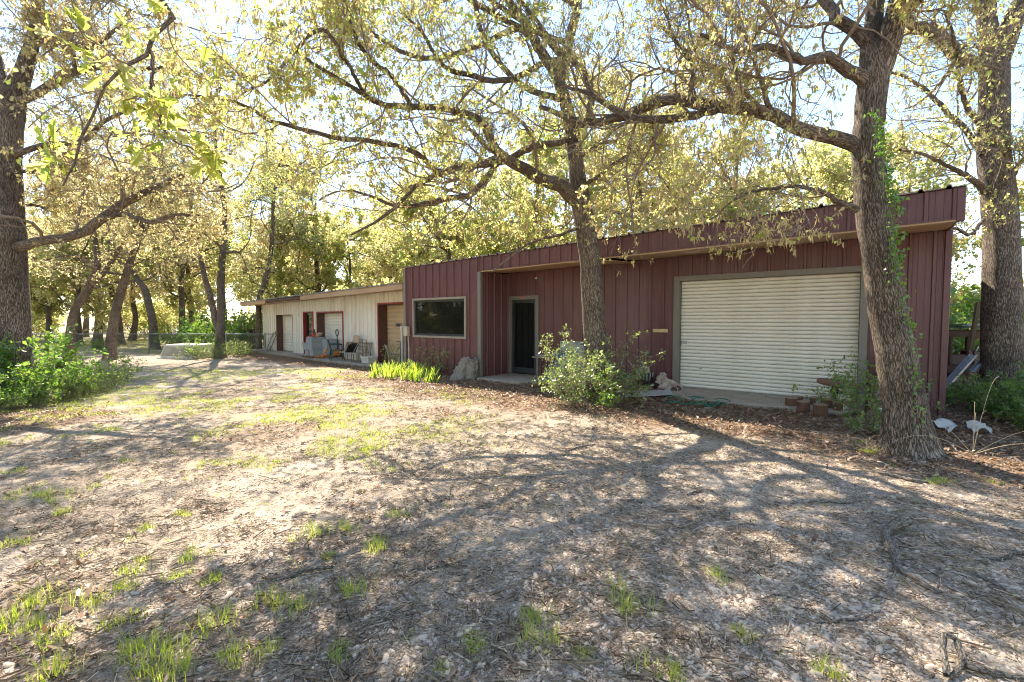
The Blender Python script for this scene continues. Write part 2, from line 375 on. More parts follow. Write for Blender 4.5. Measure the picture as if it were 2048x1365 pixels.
def ground_material():
    m = bpy.data.materials.new('yard_earth'); m.use_nodes = True; nt = m.node_tree; n = nt.nodes; L = nt.links; b = n['Principled BSDF']
    tc = n.new('ShaderNodeTexCoord')
    def noise(sc, det=5, rough=.6):
        z = n.new('ShaderNodeTexNoise'); z.inputs['Scale'].default_value = sc; z.inputs['Detail'].default_value = det; z.inputs['Roughness'].default_value = rough
        L.new(tc.outputs['Object'], z.inputs['Vector']); return z.outputs[0]
    def rng(src, a, c, lo=0., hi=1.):
        r = n.new('ShaderNodeMapRange'); r.inputs[1].default_value = a; r.inputs[2].default_value = c; r.inputs[3].default_value = lo; r.inputs[4].default_value = hi
        L.new(src, r.inputs[0]); return r.outputs[0]
    def mix(f, a, c):
        x = n.new('ShaderNodeMix'); x.data_type = 'RGBA'; L.new(f, x.inputs[0])
        for sock, val in ((6, a), (7, c)):
            if isinstance(val, tuple): x.inputs[sock].default_value = (*val, 1)
            else: L.new(val, x.inputs[sock])
        return x.outputs[2]
    def attr(nm):
        a = n.new('ShaderNodeAttribute'); a.attribute_name = nm; return a.outputs['Fac']
    def mul(a, c):
        x = n.new('ShaderNodeMath'); x.operation = 'MULTIPLY'; L.new(a, x.inputs[0]); L.new(c, x.inputs[1]); return x.outputs[0]
    fine = noise(38, 6, .7); mid = noise(7, 6, .65); big = noise(0.7, 5, .6); straw = noise(120, 4, .7)
    soil = mix(rng(mid, .35, .65), (0.45, 0.36, 0.265), (0.29, 0.225, 0.16))
    soil = mix(rng(fine, .45, .68), soil, (0.14, 0.10, 0.07))
    soil = mix(rng(straw, .5, .7), soil, (0.54, 0.44, 0.325))
    soil = mix(rng(big, .48, .68, 0, .7), soil, (0.62, 0.52, 0.405))
    # pebbles pressed into the soil
    vo = n.new('ShaderNodeTexVoronoi'); vo.inputs['Scale'].default_value = 62; L.new(tc.outputs['Object'], vo.inputs['Vector'])
    hs = n.new('ShaderNodeSeparateColor'); L.new(vo.outputs['Color'], hs.inputs[0])
    peb = ramp(n, [(0., (.25, .18, .13)), (.35, (.38, .29, .21)), (.6, (.48, .40, .32)), (.8, (.36, .31, .27)), (1., (.55, .49, .42))]); L.new(hs.outputs[0], peb.inputs[0])
    pm = mul(rng(vo.outputs['Distance'], .55, .35), attr('gravel'))
    soil = mix(pm, soil, peb.outputs[0])
    # old leaves
    v2 = n.new('ShaderNodeTexVoronoi'); v2.inputs['Scale'].default_value = 19; L.new(tc.outputs['Object'], v2.inputs['Vector'])
    h2 = n.new('ShaderNodeSeparateColor'); L.new(v2.outputs['Color'], h2.inputs[0])
    lf = ramp(n, [(0., (.07, .045, .03)), (.4, (.16, .095, .055)), (.75, (.25, .15, .09)), (1., (.33, .23, .15))]); L.new(h2.outputs[0], lf.inputs[0])
    soil = mix(rng(attr('litter'), .15, .8, 0, .9), soil, lf.outputs[0])
    gr = mix(rng(fine, .35, .7), (0.20, 0.21, 0.07), (0.36, 0.31, 0.17))
    gm = mul(attr('grass'), rng(mid, .35, .65, .1, .65))
    soil = mix(gm, soil, gr)
    L.new(soil, b.inputs['Base Color']); b.inputs['Roughness'].default_value = .95; b.inputs['Specular IOR Level'].default_value = .12
    h = n.new('ShaderNodeMath'); h.operation = 'MULTIPLY_ADD'; L.new(fine, h.inputs[0]); h.inputs[1].default_value = 1.0; L.new(straw, h.inputs[2])
    h2n = n.new('ShaderNodeMath'); h2n.operation = 'SUBTRACT'; L.new(h.outputs[0], h2n.inputs[0]); L.new(vo.outputs['Distance'], h2n.inputs[1])
    bp = n.new('ShaderNodeBump'); bp.inputs['Strength'].default_value = .8; bp.inputs['Distance'].default_value = .015
    L.new(h2n.outputs[0], bp.inputs['Height']); L.new(bp.outputs[0], b.inputs['Normal'])
    return m
tag(obj('ground', gme, ground_material()), 'bare gravelly yard with leaf litter and thin grass', 'ground', kind='structure')

# ================================================================== MATERIALS OF THE BUILDINGS
maroon = mat('maroon_steel', (0.138, 0.055, 0.061), (0.117, 0.046, 0.051), scale=1.2, rough=0.42, dirt=(0.20, 0.115, 0.105), dscale=1.6, damt=.5, bump=.05, bscale=8, stretch=(1, 1, .3))
white_steel = mat('white_steel', (0.80, 0.765, 0.68), (0.71, 0.67, 0.585), scale=1.5, rough=0.5, dirt=(0.42, 0.34, 0.24), dscale=1.0, damt=.5, bump=.05, bscale=8, stretch=(1, 1, .25))
grey_trim = mat('grey_trim', (0.20, 0.19, 0.165), (0.165, 0.155, 0.135), scale=3, rough=.5, dirt=(.28, .23, .17), dscale=3, damt=.4)
tan_frame = mat('window_trim', (0.33, 0.285, 0.23), (0.27, 0.23, 0.185), scale=4, rough=.55)
plywood = mat('raw_plywood', (0.52, 0.37, 0.23), (0.44, 0.30, 0.18), scale=3, rough=.75, dirt=(.26, .17, .1), dscale=2, damt=.45, stretch=(.25, 1, 1), bump=.1, bscale=50)
dark_wood = mat('stained_wood', (0.13, 0.075, 0.05), (0.09, 0.05, 0.035), scale=4, rough=.8, stretch=(.2, 1, 1))
red_paint = mat('red_paint', (0.36, 0.028, 0.022), (0.28, 0.025, 0.02), scale=5, rough=.5)
jamb_brown = mat('jamb_brown', (0.12, 0.055, 0.04), (0.09, 0.045, 0.035), scale=5, rough=.6)
roof_metal = mat('old_galvanised', (0.33, 0.30, 0.27), (0.25, 0.21, 0.18), scale=2, rough=.45, metal=.35, dirt=(.22, .14, .09), dscale=2.2, damt=.7)
slat_white = mat('slat_enamel', (0.82, 0.79, 0.70), (0.76, 0.725, 0.63), scale=.9, rough=.42, dirt=(.47, .40, .29), dscale=1.3, damt=.35)
tan_slat = mat('tan_enamel', (0.58, 0.42, 0.26), (0.50, 0.36, 0.22), scale=1.5, rough=.5, dirt=(.4, .28, .17), dscale=1.5, damt=.4)
concrete = mat('concrete', (0.40, 0.35, 0.28), (0.31, 0.265, 0.205), scale=3, rough=.9, dirt=(.22, .17, .12), dscale=2.2, damt=.6, bump=.3, bscale=70)
dark_alu = mat('dark_aluminium', (0.05, 0.06, 0.065), (0.035, 0.042, 0.046), scale=6, rough=.4, metal=.3)
black_iron = mat('black_iron', (0.022, 0.022, 0.022), (0.035, 0.03, 0.026), scale=9, rough=.55)
steel = mat('bare_steel', (0.36, 0.37, 0.37), (0.27, 0.26, 0.25), scale=8, rough=.4, metal=.7)
def glass_material():
    m = bpy.data.materials.new('dark_room_glass'); m.use_nodes = True; nt = m.node_tree; n = nt.nodes; L = nt.links; b = n['Principled BSDF']
    b.inputs['Base Color'].default_value = (0.008, 0.010, 0.010, 1); b.inputs['Specular IOR Level'].default_value = .5; b.inputs['IOR'].default_value = 1.5  # near-black base stands in for the unlit rooms behind plain panes
    tc = n.new('ShaderNodeTexCoord'); z = n.new('ShaderNodeTexNoise'); z.inputs['Scale'].default_value = 5; z.inputs['Detail'].default_value = 7; L.new(tc.outputs['Object'], z.inputs['Vector'])
    r = n.new('ShaderNodeMapRange'); r.inputs[1].default_value = .4; r.inputs[2].default_value = .8; r.inputs[3].default_value = .015; r.inputs[4].default_value = .16
    L.new(z.outputs[0], r.inputs[0]); L.new(r.outputs[0], b.inputs['Roughness']); return m
glass = glass_material()

# ================================================================== RIBBED STEEL SHEETS
PITCHR = 0.305
def rib_profile(a, b, off=0.0, h=0.030, minor=True):
    pts = []
    k0 = int(math.floor((a - off) / PITCHR)) - 1; k1 = int(math.ceil((b - off) / PITCHR)) + 1
    for k in range(k0, k1 + 1):
        c = off + k * PITCHR
        pts += [(c - .034, 0), (c - .020, h), (c + .020, h), (c + .034, 0)]
        if minor:
            for e in (.105, .2):
                pts += [(c + e - .011, 0), (c + e - .005, .0045), (c + e + .005, .0045), (c + e + .011, 0)]
    pts.sort()
    def ev(x):
        for (x0, d0), (x1, d1) in zip(pts, pts[1:]):
            if x0 <= x <= x1: return d0 + (d1 - d0) * (x - x0) / max(x1 - x0, 1e-9)
        return 0
    return [(a, ev(a))] + [p for p in pts if a + 1e-4 < p[0] < b - 1e-4] + [(b, ev(b))]
def sheet_wall(a, b, zb, zt, y, off=0.0, back=0.02, sgn=-1, minor=True, h=.030):
    """upright ribbed sheet in the xz plane; zb, zt are functions of x; ribs stand out towards sgn*y"""
    pr = rib_profile(a, b, off, h, minor); n = len(pr); B = MB(); vs = []
    for x, d in pr: vs += [(x, y + sgn * d, zb(x)), (x, y + sgn * d, zt(x)), (x, y - sgn * back, zb(x)), (x, y - sgn * back, zt(x))]
    fs = []
    for i in range(n - 1):
        p, q = 4 * i, 4 * i + 4
        fs += [(p, q, q + 1, p + 1), (p + 2, p + 3, q + 3, q + 2), (p, p + 2, q + 2, q), (p + 1, q + 1, q + 3, p + 3)]
    fs += [(0, 1, 3, 2), (4 * n - 4, 4 * n - 2, 4 * n - 1, 4 * n - 3)]
    return B.add(vs, fs)
def sheet_roof(a, b, y0, y1, z, off=0.0, th=.012):
    """ribbed sheet lying on the roof; z(x, y)"""
    pr = rib_profile(a, b, off, .036, False); n = len(pr); B = MB(); vs = []
    for x, d in pr: vs += [(x, y0, z(x, y0) + d), (x, y1, z(x, y1) + d), (x, y0, z(x, y0) + d - th), (x, y1, z(x, y1) + d - th)]
    fs = []
    for i in range(n - 1):
        p, q = 4 * i, 4 * i + 4
        fs += [(p, q, q + 1, p + 1), (p + 2, p + 3, q + 3, q + 2), (p, p + 2, q + 2, q), (p + 1, q + 1, q + 3, p + 3)]
    fs += [(0, 1, 3, 2), (4 * n - 4, 4 * n - 2, 4 * n - 1, 4 * n - 3)]
    return B.add(vs, fs)
def clad(parent, a, b, y, zb, zt, openings, m, off=0.0, width=0.915, name='wall_panel', gap=.002, **k):
    """a wall of separate sheets, cut round openings (x0, x1, z0, z1)"""
    cuts = sorted(set([a, b] + [x for x in np.arange(math.floor((a - off) / width) * width + off + .06, b, width) if a + .05 < x < b - .05] + [e for o in openings for e in o[:2] if a < e < b]))
    for x0, x1 in zip(cuts, cuts[1:]):
        mid = (x0 + x1) / 2; op = [o for o in openings if o[0] <= mid <= o[1]]
        spans = [(zb, zt)]
        if op:
            o = op[0]; spans = [(lambda x, q=o[3]: q, zt)]
            if o[2] > zb(mid) + .05: spans.append((zb, lambda x, q=o[2]: q))
        for lo, hi in spans:
            sheet_wall(x0 + gap / 2, x1 - gap / 2, lo, hi, y, off, **k).build(name, m, parent)

# ================================================================== MAROON WORKSHOP
shop = thing('metal_workshop', 'maroon ribbed steel workshop with overhanging front and wide white roll-up door', 'workshop', (P0[0], P0[1], 0), YAW_M)
UL, UR, REC, DEP = -3.19, 9.33, 1.25, 8.5
ztop = lambda u: 3.175 + (u - UL) / (UR - UL) * 0.265
SOF = 2.875
sof = lambda u: 2.845 + .0125 * u          # the overhang climbs a little with the roof
base = lambda u: -0.17
WIN = (-2.78, -0.53, 1.03, 2.16); DOOR = (0.06, 1.04, -1, 2.20); GAR = (4.96, 8.20, -1, 2.40)
clad(shop, UL, 0, 0, base, lambda u: ztop(u) - .02, [WIN], maroon, off=-.10)
clad(shop, 0, UR, 0, lambda u: sof(u) - .01, lambda u: ztop(u) - .02, [], maroon, off=.12, name='fascia_panel')
clad(shop, .02, UR, REC, base, lambda u: sof(u) + .05, [DOOR, GAR], maroon, off=.02)
# side of the recess (faces right), end walls and back
def side_sheet(x, y0, y1, zb, zt, sgn, off):
    B = sheet_wall(y0, y1, lambda q: zb, lambda q: zt, 0, off, sgn=sgn)
    B.v = [(x + p[1], p[0], p[2]) for p in B.v]; return B
side_sheet(0, .02, REC, -.17, SOF - .02, 1, .30).build('return_panel', maroon, shop)
for k in range(8):
    side_sheet(UR, REC + k * .915, REC + (k + 1) * .915 - .002, -.17, ztop(UR) - .1, 1, .1).build('end_panel', maroon, shop)
side_sheet(UR, .0, REC - .002, sof(UR) + .03, ztop(UR) - .03, 1, .1).build('end_panel', maroon, shop)
for k in range(9):
    side_sheet(UL, .02 + k * .915, .02 + (k + 1) * .915 - .002, -.17, ztop(UL) - .1, -1, .1).build('end_panel', maroon, shop)
sheet_wall(UL, UR, base, lambda u: ztop(u) - .2, DEP, sgn=1).build('back_wall', maroon, shop)
# roof sheets, soffit, corner trims
rz = lambda x, y: ztop(x) - .012 * (y + .05)
for k in range(14):
    a, b_ = UL - .03 + k * .9, min(UL - .03 + (k + 1) * .9, UR + .05)
    sheet_roof(a, b_ - .002, -.055, DEP + .1, rz, off=.05).build('roof_sheet', roof_metal, shop)
sofc = [0.02, 1.22, 2.44, 3.9, 6.34, 8.0, UR - .02]
for i, (a, b_) in enumerate(zip(sofc, sofc[1:])):
    sag = .055 if i == 2 else .0
    B = MB(); y0, y1 = -.012, REC - .03
    za, zb_ = sof(a), sof(b_) - sag; bk = .065
    B.hexa([(a, y0, za - .012), (b_ - .006, y0, zb_ - .012), (b_ - .006, y1, zb_ - .012 + bk), (a, y1, za - .012 + bk), (a, y0, za), (b_ - .006, y0, zb_), (b_ - .006, y1, zb_ + bk), (a, y1, za + bk)])
    B.build('soffit_panel', plywood, shop)
B = MB(); a, b_ = .1, UR - .005
B.hexa([(a, -.034, sof(a) - .02), (b_, -.034, sof(b_) - .02), (b_, -.0125, sof(b_) - .02), (a, -.0125, sof(a) - .02), (a, -.034, sof(a) + .006), (b_, -.034, sof(b_) + .006), (b_, -.0125, sof(b_) + .006), (a, -.0125, sof(a) + .006)]); B.build('soffit_edge_board', plywood, shop)
MB().span(UL - .05, UL + .055, -.05, .05, -.17, ztop(UL) - .03).build('corner_trim', grey_trim, shop, bevel=.006)
MB().span(-.055, .062, -.05, .045, -.17, SOF - .04).build('corner_trim', grey_trim, shop, bevel=.006)
MB().span(UR - .04, UR + .045, REC - .045, REC + .05, -.17, sof(UR) + .04).build('corner_trim', maroon, shop, bevel=.006)
MB().span(UR - .04, UR + .05, -.046, .04, sof(UR) - .02, ztop(UR) - .03).build('corner_trim', maroon, shop, bevel=.006)
B = MB(); a, b_ = .07, UR - .05
B.hexa([(a, -.05, sof(a) + .008), (b_, -.05, sof(b_) + .008), (b_, -.034, sof(b_) + .008), (a, -.034, sof(a) + .008), (a, -.05, sof(a) + .026), (b_, -.05, sof(b_) + .026), (b_, -.034, sof(b_) + .026), (a, -.034, sof(a) + .026)]); B.build('fascia_drip_trim', maroon, shop)
# window
wf = MB(); x0, x1, z0, z1 = WIN
for s in ((x0 - .03, x0 + .03, z0 - .03, z1 + .03), (x1 - .03, x1 + .03, z0 - .03, z1 + .03)): wf.span(s[0], s[1], -.045, .03, s[2], s[3])
for s in ((z0 - .03, z0 + .03), (z1 - .03, z1 + .03)): wf.span(x0 + .03, x1 - .03, -.043, .03, s[0], s[1])
win = wf.build('window', tan_frame, shop, bevel=.004)
sf = MB()
for s in ((x0 + .03, x0 + .09, z0 + .03, z1 - .03), (x1 - .09, x1 - .03, z0 + .03, z1 - .03)): sf.span(s[0], s[1], .0, .06, s[2], s[3])
for s in ((z0 + .03, z0 + .09), (z1 - .09, z1 - .03)): sf.span(x0 + .09, x1 - .09, .001, .06, s[0], s[1])
sf.build('sash', dark_alu, win)
MB().span(x0 + .085, x1 - .085, .03, .038, z0 + .085, z1 - .085).build('pane', glass, win)
# glass entrance door
fr = MB(); a, b_, _, zt = DOOR
fr.span(a - .04, a + .06, REC - .04, REC + .06, -.02, zt + .02); fr.span(b_ - .06, b_ + .05, REC - .04, REC + .06, -.02, zt + .02)
fr.span(a + .06, b_ - .06, REC - .038, REC + .06, zt - .09, zt + .02)
ed = fr.build('entrance_frame', grey_trim, shop, bevel=.004)
leaf = MB(); c0, c1 = a + .065, b_ - .065
leaf.span(c0, c0 + .07, REC + .0, REC + .045, 0, zt - .1); leaf.span(c1 - .07, c1, REC + .0, REC + .045, 0, zt - .1)
leaf.span(c0 + .07, c1 - .07, REC + .001, REC + .045, 0, .16); leaf.span(c0 + .07, c1 - .07, REC + .001, REC + .045, zt - .18, zt - .1)
dl = leaf.build('door', dark_alu, shop, bevel=.003)
MB().span(c0 + .066, c1 - .066, REC + .018, REC + .026, .155, zt - .176).build('pane', glass, dl)
MB().span(c1 - .075, c1 - .025, REC - .04, REC - .004, .93, 1.22).build('pull_handle', steel, dl, bevel=.008)
MB().lathe([(.018, 0), (.018, .012)], 14).build('lock_cylinder', steel, dl)
dl.children[-1].location = (c1 - .04, REC - .012, 1.33); dl.children[-1].rotation_euler = (R(90), 0, 0)
MB().span(a + .38, a + .52, REC - .0435, REC - .039, zt - .05, zt - .015).build('door_sticker', mat('orange_tape', (.75, .12, .02), rough=.5), shop)
# roll-up door with its slats
g0, g1, _, gzt = GAR
tr = MB(); tr.span(g0 - .12, g0, REC - .05, REC + .18, -.1, gzt + .11); tr.span(g1, g1 + .12, REC - .05, REC + .18, -.1, gzt + .11)
tr.span(g0, g1, REC - .048, REC + .18, gzt, gzt + .11)
tr.build('garage_door_frame', grey_trim, shop, bevel=.004)
rd = MB().span(g0 + .005, g1 - .005, REC + .135, REC + .15, 0, gzt + .02).build('roll_up_door', mat('curtain_back', (.16, .15, .13), rough=.6), shop)
SL = .0772; sl = MB()
prof = [(.006, .0), (-.016, .012), (-.026, .030), (-.026, .050), (-.014, .065), (.008, .0722), (.012, .0722), (.012, 0)]
sl.prism([(REC + .118 + q, z) for q, z in prof], g0 + .012, g1 - .012, 'yz'); slm = sl.mesh('slat')
for k in range(31):
    o = obj('slat', slm, slat_white, rd); o.location = (0, 0, .012 + k * SL)
MB().span(g0 + .012, g1 - .012, REC + .09, REC + .132, -.03, .011).build('bottom_bar', mat('door_bottom_bar', (.3, .28, .25), rough=.5), rd)
MB().span(g0 + .02, g0 + .15, REC + .082, REC + .094, .99, 1.06).build('slide_latch', steel, rd, bevel=.003)
MB().span(g0 + .42, g0 + .49, REC + .084, REC + .096, .44, .46).build('lift_handle', tan_frame, rd, bevel=.003)
# small pale wall plate
MB().span(4.37, 4.72, REC - .05, REC - .03, 1.245, 1.325).build('wall_plate', mat('pale_plate', (.62, .50, .28), (.52, .4, .2), rough=.5), shop, bevel=.004)
# meter box and conduit at the corner
mbx = MB().span(-3.13, -2.95, -.15, -.035, 1.03, 1.33).build('meter_box', mat('box_beige', (.50, .45, .36), (.42, .37, .29), rough=.5), shop, bevel=.012)
MB().tube([(-3.0, -.06, 1.03), (-3.0, -.06, .9), (-2.975, -.06, .8), (-2.97, -.06, .2), (-2.97, -.06, -.1)], .018, 8).build('conduit', mat('pvc_grey', (.50, .48, .44), rough=.5), mbx, smooth=True)

# concrete: stoop in the recess and apron in front of the roll-up door
def slab(name, label, pts, z0, z1):
    B = MB(); B.prism([(p.x, p.y) for p in pts], z0, z1, 'xy')
    o = B.build(name, concrete, bevel=.012); return tag(o, label, 'concrete slab', kind='structure')
slab('stoop', 'pale concrete stoop before the glass door', [m2w(.07, REC - .02), m2w(.07, .1), m2w(.1, -.25), m2w(1.5, -.2), m2w(1.75, .2), m2w(1.7, REC - .02)], -.3, -.02)
slab('apron', 'concrete apron in front of the roll-up door', [m2w(4.9, REC + .1), m2w(4.95, .35), m2w(5.6, -.02), m2w(6.8, .1), m2w(8.15, .25), m2w(8.2, REC + .1)], -.3, -.015)

# ================================================================== WHITE WING
wing = thing('white_shed_wing', 'long low white ribbed shed with red trimmed doors and tan eave boards', 'shed', (W0[0], W0[1], 0), YAW_W)
WL, WR = -12.05, 2.05
wtop = lambda x: 2.62 + (x - WL) / (WR - WL) * .22
wb = lambda x: -.14
O1 = (-10.05, -7.95, -1, 1.80); O2 = (-6.66, -5.70, -1, 1.88); O3 = (-5.22, -2.84, -1, 1.86); O4 = (-.02, 2.3, -1, 2.13)
clad(wing, WL, WR, 0, wb, lambda x: wtop(x) - .06, [O1, O2, O3, O4], white_steel, off=.05, h=.040, minor=False, gap=.006)
Bs = sheet_wall(0, 6, lambda q: -.14, lambda q: 2.5, 0, .05, sgn=-1); Bs.v = [(WL + p[1], p[0], p[2]) for p in Bs.v]; Bs.build('end_wall', white_steel, wing)
sheet_wall(WL, WR, wb, lambda q: 2.4, 6, sgn=1).build('back_wall', white_steel, wing)
wrz = lambda x, y: wtop(x) - .10 + .02 * (y + .8)
EL = WL - 1.05; k = 0; x = EL
while x < 2.7:
    b_ = min(x + .915, 2.75); sheet_roof(x, b_ - .002, -.84 + .015 * math.sin(k * 2.1), 6.2, wrz, off=.03).build('roof_sheet', roof_metal, wing); x += .915; k += 1
for i, (a, b_, m_, dz, th) in enumerate(((EL, -9.35, plywood, 0, .17), (-9.3, -5.2, dark_wood, .015, .13), (-5.17, -1.2, plywood, 0, .19), (-1.17, 2.72, plywood, .0, .19))):
    zz = lambda q: wrz(q, -.8) - .015 - dz
    B = MB(); B.hexa([(a, -.80, zz(a) - th), (b_, -.80, zz(b_) - th), (b_, -.765, zz(b_) - th), (a, -.765, zz(a) - th), (a, -.80, zz(a)), (b_, -.80, zz(b_)), (b_, -.765, zz(b_)), (a, -.765, zz(a))])
    B.build('eave_board', m_, wing, bevel=.004)
for i, (a, b_) in enumerate(((EL, -9.4), (-9.38, -7.0), (-6.98, -4.56), (-4.54, -2.1), (-2.08, .34), (.36, 2.72))):
    zz = lambda q: wrz(q, -.8) - .185
    B = MB(); B.hexa([(a, -.762, zz(a) - .012), (b_, -.762, zz(b_) - .012), (b_, -.035, zz(b_) + .03), (a, -.035, zz(a) + .03), (a, -.762, zz(a)), (b_, -.762, zz(b_)), (b_, -.035, zz(b_) + .042), (a, -.035, zz(a) + .042)])
    B.build('soffit_panel', plywood, wing)
def wing_door(o, name, m_slat, trim, dep, pitch, jm, plaque=False, bare=False):
    a, b_, _, zt = o; t = .05
    if trim:
        B = MB(); B.span(a - t, a + .0, -.045, dep, -.1, zt + t); B.span(b_, b_ + t, -.045, dep, -.1, zt + t); B.span(a, b_, -.044, dep, zt, zt + t)
        B.build('door_trim', trim, wing, bevel=.003)
    B = MB(); B.span(a + .001, a + .02, -.03, dep, -.1, zt - .001); B.span(b_ - .02, b_ - .001, -.03, dep, -.1, zt - .001); B.span(a + .02, b_ - .02, -.03, dep, zt - .02, zt - .001)
    B.build('door_jamb', jm, wing)
    d = MB(); z = -.1
    while z < zt - .025:
        h = min(pitch, zt - .022 - z); d.prism([(dep - .03, z), (dep - .045, z + h * .25), (dep - .045, z + h * .8), (dep - .03, z + h - .006), (dep - .028, z + h), (dep - .01, z + h), (dep - .01, z)], a + .021, b_ - .021, 'yz'); z += pitch
    do = d.build(name, m_slat, wing)
    if plaque:
        pl = MB().span(a + .60, a + .98, dep - .06, dep - .046, 1.27, 1.42).build('vent_plate', mat('plate_grey', (.2, .19, .17), rough=.5), do, bevel=.01)
        MB().span(a + .67, a + .91, dep - .064, dep - .0605, 1.31, 1.38).build('plate_opening', black_iron, pl)
wing_door(O1, 'roll_up_door', slat_white, None, .34, .14, jamb_brown)
wing_door(O3, 'roll_up_door', slat_white, red_paint, .36, .14, jamb_brown)
wing_door(O4, 'roll_up_door', tan_slat, red_paint, .40, .16, jamb_brown, plaque=True)
a, b_, _, zt = O2
B = MB(); B.span(a - .05, a, -.045, .2, -.1, zt + .05); B.span(b_, b_ + .05, -.045, .2, -.1, zt + .05); B.span(a, b_, -.044, .2, zt, zt + .05); B.build('door_trim', red_paint, wing, bevel=.003)
B = MB(); B.span(a, a + .09, .08, .12, -.1, zt); B.span(b_ - .09, b_, .08, .12, -.1, zt); B.span(a + .09, b_ - .09, .081, .12, -.1, .12); B.span(a + .09, b_ - .09, .081, .12, zt - .12, zt)
gd = B.build('glass_door', dark_alu, wing); MB().span(a + .085, b_ - .085, .095, .103, .115, zt - .115).build('pane', glass, gd)
pts = [ww2w(-12.6, .45), ww2w(-12.5, -.75), ww2w(-8, -.72), ww2w(-3, -.8), ww2w(1.2, -.85), ww2w(1.6, -.8), ww2w(2.3, .45)]
slab('porch_slab', 'long concrete porch slab along the white shed', pts, -.42, -.11)
# ================================================================== TREES
bark_near = bark_mat('post_oak_bark', (0.42, 0.34, 0.265), (0.105, 0.075, 0.056), (0.42, 0.40, 0.34))
bark_limb = bark_mat('oak_limb_bark', (0.31, 0.245, 0.19), (0.10, 0.07, 0.052), (0.38, 0.37, 0.32), su=40, sv=12, strength=.7)
twig_bark = mat('twig_bark', (0.27, 0.205, 0.15), (0.18, 0.135, 0.10), scale=30, rough=.85)
oak_leaf = leaf_mat('oak_leaf', [(0, (.13, .18, .025)), (.45, (.24, .27, .045)), (.75, (.33, .30, .08)), (1, (.36, .27, .11))],
                    [(0, (.56, .66, .12)), (.45, (.78, .80, .24)), (.75, (.86, .80, .33)), (1, (.82, .68, .38))], trans=.64, gloss=.02)
oak_catkin = leaf_mat('oak_catkin', [(0, (.34, .24, .12)), (.5, (.44, .33, .16)), (1, (.52, .43, .2))], [(0, (.5, .35, .16)), (1, (.74, .58, .28))], trans=.4, gloss=.02)
gold_leaf = leaf_mat('young_gold_leaf', [(0, (.27, .25, .06)), (.5, (.40, .32, .12)), (1, (.48, .38, .19))], [(0, (.74, .70, .25)), (.5, (.86, .74, .40)), (1, (.86, .74, .48))], trans=.6, gloss=.02)
far_leaf = leaf_mat('far_oak_leaf', [(0, (.14, .20, .035)), (.4, (.25, .28, .055)), (.7, (.38, .34, .10)), (1, (.44, .35, .16))],
                    [(0, (.50, .62, .14)), (.4, (.73, .74, .25)), (.7, (.84, .75, .36)), (1, (.84, .69, .44))], trans=.6, gloss=.02)
green_leaf = leaf_mat('shrub_leaf', [(0, (.045, .10, .018)), (.5, (.08, .16, .025)), (1, (.15, .21, .05))], [(0, (.15, .36, .03)), (.5, (.28, .50, .05)), (1, (.46, .58, .10))], trans=.45, gloss=.06, rough=.35)
privet_leaf = leaf_mat('privet_leaf', [(0, (.07, .13, .025)), (.5, (.13, .19, .045)), (1, (.22, .25, .09))], [(0, (.20, .38, .04)), (.5, (.36, .50, .08)), (1, (.55, .60, .18))], trans=.42, gloss=.12, rough=.3)

def unit(a): return a / np.maximum(np.linalg.norm(a, axis=-1, keepdims=True), 1e-9)
def tubes(P, Rd, n):
    """P (B,N,3), Rd (B,N) -> verts, quads, uv in metres"""
    B, N, _ = P.shape
    T = np.empty_like(P); T[:, 1:-1] = P[:, 2:] - P[:, :-2]; T[:, 0] = P[:, 1] - P[:, 0]; T[:, -1] = P[:, -1] - P[:, -2]; T = unit(T)
    X = np.empty_like(P); a = np.where(np.abs(T[:, 0, 2:3]) < .85, np.array([[0, 0, 1.]]), np.array([[0, 1., 0]]))
    x = unit(a - T[:, 0] * np.sum(a * T[:, 0], -1, keepdims=True)); X[:, 0] = x
    for i in range(1, N):
        x = unit(x - T[:, i] * np.sum(x * T[:, i], -1, keepdims=True)); X[:, i] = x
    Y = np.cross(T, X); th = np.linspace(0, 2 * np.pi, n + 1)
    V = P[:, :, None] + Rd[:, :, None, None] * (np.cos(th)[None, None, :, None] * X[:, :, None] + np.sin(th)[None, None, :, None] * Y[:, :, None])
    ln = np.concatenate([np.zeros((B, 1)), np.cumsum(np.linalg.norm(P[:, 1:] - P[:, :-1], axis=-1), 1)], 1)
    circ = 2 * np.pi * Rd.max(1)
    U = np.empty((B, N, n + 1, 2)); U[..., 0] = th[None, None] / (2 * np.pi) * circ[:, None, None]; U[..., 1] = ln[:, :, None]
    U += (np.arange(B) * 1.37)[:, None, None, None]
    b = np.arange(B)[:, None, None] * (N * (n + 1)); i = np.arange(N - 1)[None, :, None] * (n + 1); j = np.arange(n)[None, None, :]
    q = (b + i + j).ravel(); F = np.stack([q, q + 1, q + n + 2, q + n + 1], 1)
    return V.reshape(-1, 3), F, U.reshape(-1, 2)
class Bag:
    """arrays of many pieces -> one mesh"""
    def __init__(s): s.V = []; s.F = []; s.U = []; s.R = []; s.n = 0
    def add(s, V, F, U=None, Rn=None):
        s.V.append(V); s.F.append(F + s.n); s.n += len(V)
        if U is not None: s.U.append(U)
        if Rn is not None: s.R.append(Rn)
    def tubes(s, P, Rd, n): s.add(*tubes(P, Rd, n))
    def mesh(s, name, smooth=False):
        by = {}
        for f in s.F: by.setdefault(f.shape[1], []).append(f)
        return np_mesh(name, np.concatenate(s.V), [np.concatenate(v) for v in by.values()], np.concatenate(s.R) if s.R else None, np.concatenate(s.U) if s.U else None, smooth)
